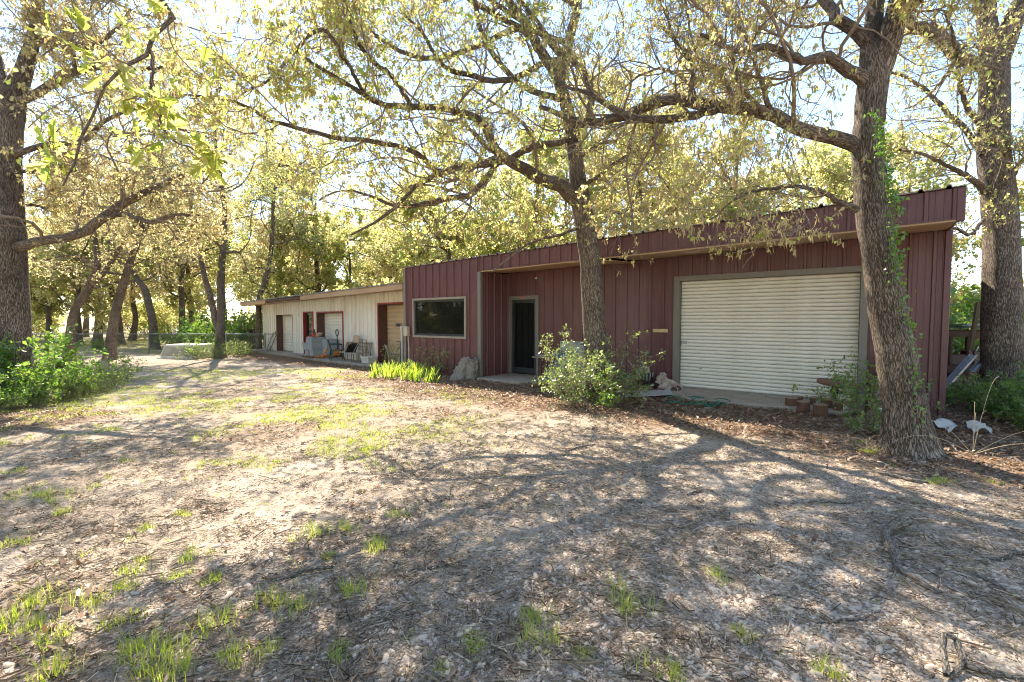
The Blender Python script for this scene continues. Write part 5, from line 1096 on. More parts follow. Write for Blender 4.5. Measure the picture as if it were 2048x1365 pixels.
wisps('dry_grass_stalks', 'tall dry grass stalks arching beside the white plastic scraps', gl(1945, 915), [arc(.42, .1, .95), arc(.1, -.05, .55), arc(.12, .1, .5, droop=.1), arc(.9, -.1, .34), arc(-1.3, -.35, .3, droop=.6), arc(.5, -.3, .2), arc(.2, .2, .62), arc(-.5, .2, .4)], .0038, straw_m)
# ================================================================== CHAIN LINK FENCE
fence_m = mat('fence_steel', (.24, .29, .29), (.18, .21, .21), scale=8, rough=.45, metal=.5)
FY, FX0, FX1, FH = 24.0, -27.5, -12.6, 1.02
fen = thing('chain_link_fence', 'low chain link fence with a steel top rail between yard and woods', 'fence', (FX0, FY, gzf(-20, FY)))
MB().tube([(0, 0, FH), (FX1 - FX0, 0, FH)], .024, 8).build('top_rail', fence_m, fen, smooth=True)
for x in np.arange(.1, FX1 - FX0, 2.05):
    po = MB().tube([(x, .03, -.1), (x, .03, FH + .03)], .032, 8).build('post', fence_m, fen, smooth=True); MB().lathe([(.036, 0), (.03, .03), (.01, .045)], 8, (x, .03, FH + .03)).build('cap', fence_m, po)
V_, F_ = [], []
P_ = []
n_ = int((FX1 - FX0) / .09)
for k in range(-12, n_):
    for sg in (1, -1):
        x0, x1 = k * .09, k * .09 + 1.0
        if sg < 0: x0, x1 = x1, x0
        P_.append([(x0, .0, .02), (x1, .0, FH - .02)])
P_ = np.array(P_); P_[:, :, 0] = np.clip(P_[:, :, 0], 0, FX1 - FX0); b = Bag(); b.tubes(P_, np.full((len(P_), 2), .0022), 3); o = obj('wire_mesh', b.mesh('wire_mesh'), fence_m, fen); o['kind'] = 'stuff'

# ================================================================== TRUCK TOPPER
g = gl(378, 713); top_w = mat('fibreglass_white', (.62, .58, .50), (.52, .47, .39), scale=2, rough=.4, dirt=(.35, .27, .18), dscale=2.5, damt=.6)
tt = thing('truck_topper', 'off white fibreglass truck topper lying by the twin stemmed oak', 'truck topper', g, R(-8))
def ring(w, d, z, r=.12): return [(-w, -d, z), (w, -d, z), (w, d, z), (-w, d, z)]
B = MB(); B.hexa(ring(.85, .75, .0) + [(-.74, -.52, .64), (.74, -.52, .64), (.74, .6, .64), (-.74, .6, .64)]); B.build('shell', top_w, tt, bevel=.05)
B = MB(); B.hexa([(-.9, -.80, -.02), (.9, -.80, -.02), (.9, .8, -.02), (-.9, .8, -.02), (-.9, -.80, .06), (.9, -.80, .06), (.9, .8, .06), (-.9, .8, .06)]); B.build('rim', top_w, tt, bevel=.02)
B = MB(); f = lambda x, t: (x, -.765 + .225 * t, .02 + .62 * t)
B.hexa([f(-.72, .22), f(.72, .22), (.72, -.70, .14), (-.72, -.70, .14), f(-.66, .86), f(.66, .86), (.66, -.55, .47), (-.66, -.55, .47)])
B.build('side_window', mat('dusty_glass', (.26, .255, .225), (.42, .39, .33), scale=3, rough=.15, spec=.6), tt)

# ================================================================== THINGS ON THE PORCH OF THE WHITE SHED
SZ = -.108
def porch(px, v):
    """spot on the porch slab, v metres from the wall, on the sight line through px"""
    c, s = math.cos(YAW_W), math.sin(YAW_W); k = (px - 1024) / FPX; ox, oy = W0[0] - s * v, W0[1] + c * v
    u = (k * oy * _c - ox + k * (EYE - SZ) * _s) / (c - k * s * _c); return Vector((ox + c * u, oy + s * u, SZ))
block_grey = mat('block_grey', (.36, .39, .40), (.30, .32, .33), scale=5, rough=.8, dirt=(.25, .24, .22), dscale=4, damt=.4)
def tote(px, py, z, w, d, h, label, rz=YAW_W):
    q = gnd(px, py, SZ); t = thing('grey_box', label, 'box', (q.x, q.y, SZ + z), rz, 'grey boxes stacked on the porch')
    B = MB(); B.hexa([(-w / 2 * .96, -d / 2 * .96, 0), (w / 2 * .96, -d / 2 * .96, 0), (w / 2 * .96, d / 2 * .96, 0), (-w / 2 * .96, d / 2 * .96, 0), (-w / 2, -d / 2, h - .03), (w / 2, -d / 2, h - .03), (w / 2, d / 2, h - .03), (-w / 2, d / 2, h - .03)])
    B.build('body', block_grey, t, bevel=.01); MB().span(-w / 2 - .012, w / 2 + .012, -d / 2 - .012, d / 2 + .012, h - .034, h - .002).build('lid', block_grey, t, bevel=.006); return t
PB = porch(631, -.42)
pal = thing('board_pallet', 'low wooden pallet under the grey boxes', 'pallet', (PB.x, PB.y, SZ), YAW_W)
for y in (-.36, 0, .36): MB().span(-.5, .55, y - .045, y + .045, 0, .06).build('runner', dark_wood, pal)
for k in range(6): MB().span(-.5 + k * .18, -.36 + k * .18, -.42, .42, .061, .08).build('board', plywood, pal, bevel=.003)
def rel(t, dx, dy): c, s = math.cos(YAW_W), math.sin(YAW_W); return t.x + c * dx - s * dy, t.y + s * dx + c * dy
def tote_at(dx, dy, z, w, d, h, label):
    x, y = rel(PB, dx, dy); t = tote(632, 714, z, w, d, h, label); t.location = (x, y, SZ + z)
tote_at(-.22, 0, .082, .36, .6, .25, 'grey box at the bottom of the stack, next to the narrow glass door')
tote_at(.24, 0, .082, .36, .6, .25, 'grey box at the bottom of the stack, next to the orange pallet jack')
tote_at(-.38, .0, .334, .44, .62, .29, 'grey box in the middle row of the stack, under the red bag')
tote_at(.13, .0, .334, .50, .66, .29, 'wide grey box in the middle row of the stack')
tote_at(.10, .0, .626, .52, .66, .25, 'grey box at the top of the stack')
tote_at(.66, .35, -.0, .44, .5, .80, 'tall grey box standing behind the stack')
x, y = rel(PB, -.42, -.08); rb = thing('red_bag', 'red and white slumped bag on the grey boxes', 'bag', (x, y, SZ + .626), YAW_W)
B = MB(); B.hexa([(-.2, -.12, 0), (.1, -.12, 0), (.1, .14, 0), (-.2, .14, 0), (.04, -.08, .30), (.13, -.08, .31), (.13, .1, .31), (.04, .1, .30)]); B.build('body', mat('red_nylon', (.50, .03, .04), (.62, .45, .42), scale=7, rough=.6), rb, bevel=.03)
MB().span(-.02, .09, -.135, -.122, .01, .16).build('patch', mat('blue_print', (.03, .05, .16), (.5, .52, .55), scale=30, rough=.6), rb)
x, y = rel(PB, .08, -.02); sw = thing('power_saw', 'red and black power saw on top of the grey boxes', 'power saw', (x, y, SZ + .876), YAW_W)
MB().span(-.2, .1, -.08, .08, .02, .13).build('housing', red_paint, sw, bevel=.02); MB().lathe([(.10, 0), (.10, .012)], 20, (.0, 0, 0)).build('guard', black_iron, sw); sw.children[-1].rotation_euler = (R(90), 0, 0); sw.children[-1].location = (.13, -.02, .1)
MB().tube([(-.2, 0, .12), (-.2, 0, .24), (-.1, 0, .28), (.02, 0, .22), (.06, 0, .12)], .016, 8).build('handle', black_iron, sw, smooth=True); MB().tube([(-.12, .0, .13), (-.1, .02, .36)], .022, 8).build('grip', black_iron, sw)
x, y = rel(PB, .34, .02); jg = thing('tan_jug', 'tan plastic jug lying on the grey boxes', 'jug', (x, y, SZ + .876), YAW_W + .4)
B = MB().lathe([(.02, -.16), (.085, -.15), (.095, -.05), (.095, .06), (.05, .12), (.03, .13), (.03, .17)], 16); o = B.build('body', mat('tan_plastic', (.42, .30, .2), rough=.5), jg, smooth=True); o.rotation_euler = (0, R(65), R(20)); o.location = (0, 0, .115)
# pallet jack
q = porch(649, -.42); pj = thing('pallet_jack', 'orange pallet jack with a black loop handle behind the grey boxes', 'pallet jack', (q.x, q.y, SZ), YAW_W)
orange = mat('orange_paint', (.62, .20, .03), (.5, .16, .03), scale=6, rough=.5)
for s_ in (-.12, .14):
    B = MB(); B.hexa([(s_ - .06, -.35, .04), (s_ + .06, -.35, .04), (s_ + .06, .5, .06), (s_ - .06, .5, .06), (s_ - .06, -.35, .09), (s_ + .06, -.35, .09), (s_ + .06, .5, .14), (s_ - .06, .5, .14)]); B.build('fork', orange, pj, bevel=.01)
B = MB(); B.hexa([(.12, -.25, .02), (.26, -.25, .02), (.26, -.2, .02), (.12, -.2, .02), (.34, -.1, .42), (.46, -.1, .42), (.46, -.05, .42), (.34, -.05, .42)]); B.build('tongue', orange, pj, bevel=.01)
MB().span(-.1, .2, .45, .65, .06, .36).build('pump_body', orange, pj, bevel=.03)
MB().tube([(.12, .55, .3), (.2, .5, .7), (.22, .48, .92)], .022, 8).build('shaft', black_iron, pj)
hp = [(.22 + .13 * math.sin(a), .48, 1.09 + .14 * math.cos(a)) for a in np.linspace(R(165), R(-165), 17)]; MB().tube([(.22, .48, .90)] + hp + [(.22, .48, .90)], .018, 8).build('loop_handle', black_iron, pj, smooth=True); MB().tube([(.22, .48, .9), (.22, .48, 1.22)], .014, 6).build('release_lever', black_iron, pj)
for s_ in (-.04, .14): o = MB().lathe([(.07, -.03), (.075, 0), (.07, .03)], 16).build('wheel', black_iron, pj); o.rotation_euler = (0, R(90), 0); o.location = (s_, .62, .075)
# green plastic chair
def plastic_chair(loc, rz, m, label):
    t = thing('plastic_chair', label, 'chair', loc, rz)
    MB().hexa([(-.24, -.22, .40), (.24, -.22, .40), (.21, .22, .38), (-.21, .22, .38), (-.24, -.22, .425), (.24, -.22, .425), (.21, .22, .405), (-.21, .22, .405)]).build('seat', m, t, bevel=.012)
    B = MB(); B.hexa([(-.22, .20, .40), (.22, .20, .40), (.22, .23, .40), (-.22, .23, .40), (-.25, .33, .84), (.25, .33, .84), (.25, .36, .84), (-.25, .36, .84)]); B.build('backrest', m, t, bevel=.03)
    for k in range(5): MB().box((-.16 + k * .08, .262, .60), (.022, .012, .34), (R(-15), 0, 0)).build('back_rib', m, t)
    for sx in (-1, 1):
        for y in (-.21, .22): MB().tube([(sx * .23, y * .95, .40), (sx * .27, y * 1.2, 0)], [.03, .022], 8).build('leg', m, t, smooth=True)
        MB().tube([(sx * .26, -.24, .41), (sx * .28, -.22, .62), (sx * .28, .0, .645), (sx * .265, .27, .64)], .022, 8).build('armrest', m, t, smooth=True)
    return t
plastic_chair(tuple(porch(674, -.50)), YAW_W + R(160), mat('green_plastic', (.018, .075, .055), (.014, .055, .045), scale=5, rough=.45), 'dark green plastic garden chair beside the pallet jack')
# metal bench and what is piled on it
q = porch(704, -.44); bn = thing('iron_bench', 'thin rusty iron bench with a railed back by the white wall', 'bench', (q.x, q.y, SZ), YAW_W)
rusty = mat('brown_iron', (.12, .09, .07), (.20, .12, .07), scale=9, rough=.7)
MB().span(-.75, .75, -.2, .2, .33, .355).build('seat', mat('grey_board', (.36, .32, .26), (.28, .24, .19), scale=4, rough=.8, stretch=(.2, 1, 1)), bn, bevel=.004)
for sx in (-.72, -.2, .3, .72):
    for y in (-.18, .18): MB().tube([(sx, y, 0), (sx, y, .33)], .013, 6).build('leg', rusty, bn)
for z in (.46, .60, .74, .86): MB().tube([(.18, .2, z), (.76, .2, z)], .010, 6).build('back_rail', rusty, bn)
for x_ in (.18, .47, .76): MB().tube([(x_, .2, .33), (x_, .2, .88)], .011, 6).build('back_post', rusty, bn)
x, y = rel(q, -.05, .02); cr = thing('tipped_crate', 'cream folding stool tipped over on the iron bench', 'folding stool', (x, y, SZ + .36), YAW_W)
cream = mat('cream_enamel', (.50, .46, .38), (.4, .36, .29), scale=6, rough=.5)
o = MB().box((0, 0, 0), (.50, .40, .03)).build('panel', cream, cr, bevel=.008); o.location = (-.16, 0, .20); o.rotation_euler = (0, R(-58), 0)
o = MB().box((0, 0, 0), (.44, .42, .02)).build('dark_pan', black_iron, cr); o.location = (.03, 0, .15); o.rotation_euler = (0, R(-52), 0)
for sx in (-.19, .19): MB().tube([(-.28, sx, .0), (.2, sx, .34), (.28, sx, .42)], .012, 6).build('leg', cream, cr)
x, y = rel(q, .02, .12); ch = thing('folding_chair', 'tan padded folding chair propped on the iron bench', 'chair', (x, y, SZ + .36), YAW_W)
tanv = mat('tan_vinyl', (.46, .32, .21), (.40, .27, .17), scale=6, rough=.5)
MB().hexa([(-.2, .02, .36), (.2, .02, .36), (.2, .06, .36), (-.2, .06, .36), (-.23, .06, .66), (.23, .06, .66), (.23, .10, .66), (-.23, .10, .66)]).build('backrest', tanv, ch, bevel=.03)
MB().hexa([(-.2, -.2, .22), (.2, -.2, .22), (.2, .05, .33), (-.2, .05, .33), (-.2, -.2, .25), (.2, -.2, .25), (.2, .05, .36), (-.2, .05, .36)]).build('seat', black_iron, ch, bevel=.01)
for sx in (-.22, .22): MB().tube([(sx, -.2, .0), (sx, .03, .36), (sx, .09, .64)], .011, 6).build('frame_tube', cream, ch)
q2 = porch(729, -.38); wc = thing('wooden_chair', 'small slatted wooden chair at the end of the iron bench', 'chair', (q2.x, q2.y, SZ), YAW_W + .5)
wood_g = mat('weathered_wood', (.30, .245, .19), (.22, .18, .14), scale=6, rough=.85, stretch=(1, 1, .2))
MB().span(-.19, .19, -.18, .18, .36, .385).build('seat', wood_g, wc, bevel=.004)
for sx in (-.17, .17):
    for y in (-.16, .16): MB().span(sx - .018, sx + .018, y - .018, y + .018, 0, .36).build('leg', wood_g, wc)
for k in range(5): MB().hexa([(-.16 + k * .075, .16, .385), (-.12 + k * .075, .16, .385), (-.12 + k * .075, .175, .385), (-.16 + k * .075, .175, .385), (-.17 + k * .08, .25, .72), (-.13 + k * .08, .25, .72), (-.13 + k * .08, .265, .72), (-.17 + k * .08, .265, .72)]).build('back_slat', wood_g, wc)
MB().box((0, .26, .73), (.42, .025, .06)).build('top_rail', wood_g, wc, bevel=.004)
q = porch(738, -.36); co = thing('foam_cooler', 'white foam cooler box next to the red door frame', 'cooler', (q.x, q.y, SZ), YAW_W)
foam = mat('white_foam', (.66, .64, .58), (.58, .55, .48), scale=5, rough=.8)
MB().hexa([(-.25, -.17, 0), (.25, -.17, 0), (.25, .17, 0), (-.25, .17, 0), (-.28, -.2, .2), (.28, -.2, .2), (.28, .2, .2), (-.28, .2, .2)]).build('body', foam, co, bevel=.015); MB().span(-.295, .295, -.215, .215, .201, .25).build('lid', foam, co, bevel=.012)
# tools at the far corner
def leaning_tool(px, py, tx, ty, L, head, label, m_h):
    q = porch(px, -ty - .04); t = thing(head, label, 'garden tool', (q.x, q.y, SZ), YAW_W)
    d = Vector((tx, ty, math.sqrt(max(L * L - tx * tx - ty * ty, .01)))); MB().tube([(0, 0, .02), tuple(d)], .017, 7).build('handle', m_h, t)
    if head == 'shovel':
        u = d.normalized(); e = d; MB().hexa([(e.x - .10, e.y - .01, e.z - .02), (e.x + .10, e.y - .01, e.z - .02), (e.x + .10, e.y + .01, e.z - .02), (e.x - .10, e.y + .01, e.z - .02), (e.x - .05 + u.x * .28, e.y - .01 + u.y * .28, e.z + .27), (e.x + .05 + u.x * .28, e.y - .01 + u.y * .28, e.z + .27), (e.x + .05 + u.x * .28, e.y + .01 + u.y * .28, e.z + .27), (e.x - .05 + u.x * .28, e.y + .01 + u.y * .28, e.z + .27)]).build('blade', steel, t, bevel=.004)
    elif head == 'broom':
        MB().hexa([(d.x - .14, d.y - .03, d.z), (d.x + .14, d.y - .03, d.z), (d.x + .14, d.y + .03, d.z), (d.x - .14, d.y + .03, d.z), (d.x - .12, d.y - .02, d.z + .2), (d.x + .12, d.y - .02, d.z + .2), (d.x + .12, d.y + .02, d.z + .2), (d.x - .12, d.y + .02, d.z + .2)]).build('bristles', mat('broom_straw', (.30, .2, .12), rough=.9), t)
    return t
leaning_tool(533, 700, .35, .18, .85, 'shovel', 'steel shovel leaning blade up against the far end of the white wall', wood_g)
leaning_tool(540, 701, .36, .2, .95, 'broom', 'brown broom leaning bristles up beside the shovel', dark_wood)
leaning_tool(537, 701, .42, .25, .8, 'wooden_stake', 'bare wooden stake leaning with the shovel and broom', plywood)
q = porch(528, -.5); tp = thing('iron_post', 'rusty T shaped iron post on a plate beside the garden tools', 'post', (q.x, q.y, SZ), YAW_W)
MB().tube([(0, 0, .02), (0, 0, .78)], .022, 8).build('shaft', rusty, tp); MB().span(-.2, .2, -.03, .03, .78, .82).build('cross_bar', rusty, tp); MB().lathe([(.15, 0), (.15, .02)], 14).build('base_plate', rusty, tp)
q = porch(531, -.62); pt_ = thing('enamel_pot', 'small pale enamel pot on the slab at the garden tools', 'pot', (q.x, q.y, SZ), 0)
MB().lathe([(.09, 0), (.12, .04), (.13, .16), (.135, .17), (.12, .165), (.11, .03)], 16).build('body', mat('pale_enamel', (.5, .52, .53), rough=.35), pt_, smooth=True); MB().tube([(-.13, 0, .15), (-.1, 0, .24), (0, 0, .28), (.1, 0, .24), (.13, 0, .15)], .006, 6).build('bail', steel, pt_)
g = gl(510, 696); cb = thing('dark_cabinet', 'narrow dark brown cabinet standing off the far corner of the shed', 'cabinet', g, YAW_W)
MB().span(-.2, .2, -.2, .2, 0, 1.18).build('body', dark_wood, cb, bevel=.01); MB().span(-.17, .17, -.225, -.202, .05, 1.13).build('door', dark_wood, cb, bevel=.006); MB().span(.1, .13, -.25, -.226, .55, .68).build('handle', black_iron, cb); MB().span(-.22, .22, -.22, .22, 1.181, 1.21).build('top', dark_wood, cb)
# by the tan door: pipe, T handle, chair
q = porch(805, -.45); wp = thing('white_pipe', 'white plastic pipe standing at the corner of the workshop', 'pipe', tuple(q), 0)
pvc = mat('white_pvc', (.64, .61, .54), (.55, .51, .44), scale=4, rough=.4); MB().tube([(0, 0, 0), (0, 0, 1.36)], .055, 14).build('pipe', pvc, wp, smooth=True); MB().lathe([(.066, 1.30), (.066, 1.42), (.05, 1.43)], 14).build('cap', pvc, wp, smooth=True)
q = porch(788, -.40); gc = thing('folding_chair', 'grey beige metal folding chair before the tan roll-up door', 'chair', tuple(q), YAW_W + R(155))
gb = mat('grey_beige', (.36, .34, .28), (.30, .28, .23), scale=5, rough=.45)
MB().hexa([(-.21, .18, .42), (.21, .18, .42), (.21, .20, .42), (-.21, .20, .42), (-.21, .28, .76), (.21, .28, .76), (.21, .30, .76), (-.21, .30, .76)]).build('backrest', gb, gc, bevel=.05 * .3)
MB().span(-.2, .2, -.2, .16, .415, .435).build('seat', gb, gc, bevel=.008)
for sx in (-.22, .22): MB().tube([(sx, -.28, 0), (sx, .12, .42), (sx, .3, .78)], .012, 6).build('frame_tube', tan_frame, gc); MB().tube([(sx * .9, .28, 0), (sx * .9, -.15, .41)], .012, 6).build('leg', tan_frame, gc)
q = porch(801, -.2); th_ = thing('valve_key', 'black T handled valve key leaning by the white pipe', 'valve key', tuple(q), 0)
MB().tube([(0, 0, 0), (0, .02, .86)], .014, 7).build('shaft', black_iron, th_); MB().tube([(-.14, .02, .86), (.14, .02, .86)], .013, 7).build('grip', black_iron, th_)

# ================================================================== THINGS ALONG THE WORKSHOP
# weathered stump of wood by the corner post
g = gl(925, 764); B = MB(); rngS = np.random.default_rng(8); N1, N2 = 26, 16; vs = []
for i in range(N2):
    t = i / (N2 - 1)
    for j in range(N1):
        a = 2 * math.pi * j / N1; r = (.31 - .16 * t) * (1 + .28 * math.sin(3 * a + 2 + 3 * t) * (.4 + .6 * t) + .14 * math.sin(7 * a + 6 * t) + .07 * math.sin(13 * a - 9 * t)) + rngS.normal(0, .008)
        vs.append((r * math.cos(a) * 1.15 + .26 * t, r * math.sin(a) * .7 + .05 * t, -.05 + .62 * t * (1 + .10 * math.sin(2 * a + 1) + .06 * math.sin(5 * a))))
fs = [(i * N1 + j, i * N1 + (j + 1) % N1, (i + 1) * N1 + (j + 1) % N1, (i + 1) * N1 + j) for i in range(N2 - 1) for j in range(N1)] + [tuple((N2 - 1) * N1 + j for j in range(N1))]
B.add(vs, fs); o = B.build('driftwood_stump', mat('silver_wood', (.30, .27, .23), (.10, .085, .07), scale=14, rough=.9, bump=.7, bscale=28, stretch=(3, 3, .5), dirt=(.30, .31, .22), dscale=5, damt=.5), smooth=True); o.location = g; tag(o, 'silvery weathered stump leaning against the wall by the corner post', 'stump')
# stool with papers by the glass door
q = m2w(1.62, .75); q.z = -.02; st = thing('small_table', 'little grey table with papers on it beside the glass door', 'table', q, YAW_M)
MB().span(-.26, .26, -.2, .2, .555, .59).build('top', wood_g, st, bevel=.006)
for sx in (-.2, .2):
    for y in (-.15, .15): MB().tube([(sx, y, 0), (sx * .95, y, .555)], .016, 6).build('leg', black_iron, st)
paper = mat('old_paper', (.55, .54, .48), (.4, .4, .36), scale=15, rough=.8)
for k, (dx, dy, z, rz_) in enumerate(((-.06, 0, .592, .2), (-.02, .02, .606, -.15), (-.1, -.04, .62, .5))):
    p_ = m2w(1.62 + dx, .75 + dy); o = MB().box((0, 0, .006), (.26, .19, .012)).build('paper_stack', paper, bevel=.003); o.location = (p_.x, p_.y, -.02 + z); o.rotation_euler = (0, 0, YAW_M + rz_); tag(o, 'sheaf of old papers lying on the little grey table', 'papers', 'papers on the little table')
# grey panel, blue tarp, red post behind the shrub
q = m2w(2.3, 1.0); q.z = -.1; gp = thing('leaning_panel', 'pale grey framed panel leaning behind the full shrub', 'panel', q, YAW_M)
o = MB().box((0, 0, .55), (.78, .02, 1.0)).build('sheet', mat('panel_grey', (.36, .38, .39), (.28, .29, .3), scale=3, rough=.4), gp); fr_ = MB(); fr_.box((-.4, -.004, .55), (.04, .04, 1.06)); fr_.box((.4, -.004, .55), (.04, .04, 1.06)); fr_.box((0, -.004, 1.06), (.76, .04, .04)); fr_.box((0, -.004, .04), (.76, .04, .04)); fr_.build('frame', steel, gp)
for c in gp.children: c.rotation_euler = (R(-7), 0, 0)
q = m2w(2.05, .62); q.z = -.1; bt = thing('blue_folding_chair', 'folded blue camp chair leaning on the grey panel', 'camp chair', q, YAW_M)
blue = mat('blue_cloth', (.05, .13, .30), (.04, .09, .22), scale=9, rough=.7)
B = MB(); B.hexa([(-.2, -.1, 0), (.2, -.1, 0), (.2, -.05, 0), (-.2, -.05, 0), (-.05, .18, .78), (.22, .18, .78), (.22, .22, .78), (-.05, .22, .78)]); B.build('cloth', blue, bt, bevel=.02)
for sx in (-.22, .16): MB().tube([(sx, -.12, 0), (sx + .14, .16, .86)], .012, 6).build('frame_tube', steel, bt)
q = m2w(2.83, .9); q.z = -.1; rp = thing('red_post', 'red steel post standing against the wall behind the shrub', 'post', q, YAW_M)
MB().span(-.06, .06, -.05, .05, 0, 1.12).build('shaft', red_paint, rp, bevel=.006); MB().span(-.12, .12, -.1, .1, 0, .02).build('foot_plate', red_paint, rp); MB().lathe([(.03, 1.12), (.03, 1.15)], 10).build('cap', red_paint, rp)
# paint bucket with sticks
g = gl(1294, 783); g = (g[0], g[1], g[2] + .0); bk = thing('paint_bucket', 'black bucket streaked with paint, full of stirring sticks', 'bucket', g, 0)
MB().lathe([(.115, 0), (.13, .05), (.145, .36), (.15, .365), (.15, .38), (.138, .38), (.125, .06)], 20).build('body', mat('black_bucket', (.02, .022, .022), (.03, .03, .03), scale=4, rough=.4), bk, smooth=True)
rg_ = random.Random(12); wpaint = mat('white_drips', (.62, .62, .58), rough=.5)
for k in range(6):
    a = -2.4 + k * .5; h_ = rg_.uniform(.08, .26); B = MB(); r1, r2 = .150, .150 - .025 * h_ / .33
    B.tube([(r1 * math.cos(a), r1 * math.sin(a), .38), (r2 * math.cos(a), r2 * math.sin(a), .38 - h_)], [.010, .006], 6).build('paint_drip', wpaint, bk)
MB().tube([(.15 * math.cos(t), .15 * math.sin(t) * .3 - .1, .34 - .16 * math.sin(t)) for t in np.linspace(0, math.pi, 12)], .004, 5).build('bail', steel, bk)
for k in range(8):
    dx, dy = rg_.uniform(-.1, .1), rg_.uniform(-.07, .1); o = MB().box((dx * .5, dy * .5, .30), (.028, .006, .42), (dy * -2, dx * 2, rg_.uniform(0, 3))).build('stir_stick', mat('stir_stick', (.5, .44, .34), (.62, .6, .54), scale=12, rough=.8)); o.location = g; tag(o, 'paint stained stirring stick standing in the black bucket', 'stick', 'stirring sticks in the bucket')
o = MB().tube([(-.02, 0, .05), (-.26, .02, .42), (-.42, .03, .62)], .008, 6).build('roller_pole', mat('pale_pole', (.55, .55, .52), rough=.4)); o.location = g; tag(o, 'thin pale pole slanting out of the black bucket', 'pole')
# curved white sheet
gA = gl(1292, 800); B = MB(); n_ = 14; vs = []
for i in range(n_):
    t = i / (n_ - 1); x_ = -.50 + 1.02 * t
    for (v_, sg) in ((-.32, 0), (.0, 0), (.3, 0)): vs.append((x_, v_ * (1 - .35 * t) + .10 * t, .03 + .05 * t * t + .05 * (v_ + .3)))
m_ = len(vs); vs += [(x, y, z - .012) for x, y, z in vs]; fs = []
for i in range(n_ - 1):
    for j in range(2): a = i * 3 + j; fs += [(a, a + 3, a + 4, a + 1), (a + m_, a + 1 + m_, a + 4 + m_, a + 3 + m_)]
    for j in (0, 2): a = i * 3 + j; fs.append((a, a + m_, a + 3 + m_, a + 3))
fs += [(0, 1, 1 + m_, m_), (1, 2, 2 + m_, 1 + m_)]; e = (n_ - 1) * 3; fs += [(e, e + m_, e + 1 + m_, e + 1), (e + 1, e + 1 + m_, e + 2 + m_, e + 2)]
B.add(vs, fs); o = B.build('warped_board', mat('grey_white_board', (.46, .46, .43), (.40, .39, .36), scale=5, rough=.6), smooth=True); o.location = (gA[0], gA[1], gA[2] + .01); o.rotation_euler = (0, 0, YAW_M * .3); tag(o, 'warped grey white board lying in front of the black bucket', 'board')
g = gl(1240, 782); o = MB().box((0, 0, .03), (.75, .12, .03)).build('plank', wood_g, bevel=.004); o.location = g; o.rotation_euler = (0, R(4), YAW_M * .7); tag(o, 'short grey plank on the ground beside the warped board', 'plank')
# rag bundle
g = gl(1335, 787); me_ = MB(); N1, N2 = 28, 18; vs = []; rngS = np.random.default_rng(18)
for i in range(N2):
    t = i / (N2 - 1); prof = (.24 * (1 - t) ** .8 + .015)
    for j in range(N1):
        a = 2 * math.pi * j / N1; r = prof * (1 + .26 * math.sin(3 * a + 9 * t) + .2 * math.sin(5 * a - 14 * t) + .13 * math.sin(9 * a + 21 * t)) + rngS.normal(0, .012); vs.append((r * math.cos(a) - .10 * t + .05 * math.sin(t * 6), r * math.sin(a), -.03 + .42 * t ** .85 + .035 * math.sin(4 * a + 8 * t) + rngS.normal(0, .008)))
me_.add(vs, [(i * N1 + j, i * N1 + (j + 1) % N1, (i + 1) * N1 + (j + 1) % N1, (i + 1) * N1 + j) for i in range(N2 - 1) for j in range(N1)] + [tuple((N2 - 1) * N1 + j for j in range(N1))])
o = me_.build('rag_bundle', mat('stained_cloth', (.55, .47, .40), (.42, .33, .27), scale=7, rough=.9, dirt=(.33, .14, .10), dscale=6, damt=.5), smooth=True); o.location = g; tag(o, 'crumpled stained cloth bundle by the roll-up door frame', 'cloth')
g = gl(1352, 793); cn = thing('tipped_can', 'small brown can lying on its side by the cloth bundle', 'can', g, .4); rust = mat('rust', (.17, .085, .05), (.10, .055, .038), scale=9, rough=.9, dirt=(.30, .2, .13), dscale=6, damt=.5, bump=.3, bscale=60)
o = MB().lathe([(.075, -.1), (.078, -.095), (.078, .095), (.075, .1)], 16).build('body', dark_wood, cn, smooth=True); o.rotation_euler = (0, R(88), .4); o.location = (0, 0, .08)
o = MB().lathe([(.08, .0), (.08, .02)], 16).build('rim', cream, cn, smooth=True); o.rotation_euler = (0, R(88), .4); o.location = (-.09, -.04, .08)
# garden hose
hose_m = mat('hose_green', (.02, .17, .10), (.015, .12, .08), scale=5, rough=.4)
hp = []; rg_ = random.Random(4)
for k in range(280):
    t = k / 279; px = 1340 + 100 * t + 22 * math.cos(t * 25) ; py = 806 + 8 * t + 7 * math.sin(t * 25) ; q = gnd(px, py, -.1); hp.append((q.x, q.y, gzf(q.x, q.y) + .045 + .02 * math.sin(k * .11) ** 2))
hp += [tuple(Vector((gnd(px, py).x, gnd(px, py).y, gzf(gnd(px, py).x, gnd(px, py).y) + .045))) for px, py in ((1440, 818), (1420, 822), (1398, 818), (1410, 810), (1450, 822))]
B = MB(); B.tube(hp, .012, 6); o = B.build('garden_hose', hose_m, smooth=True); tag(o, 'tangled green garden hose on the leaves before the roll-up door', 'hose')
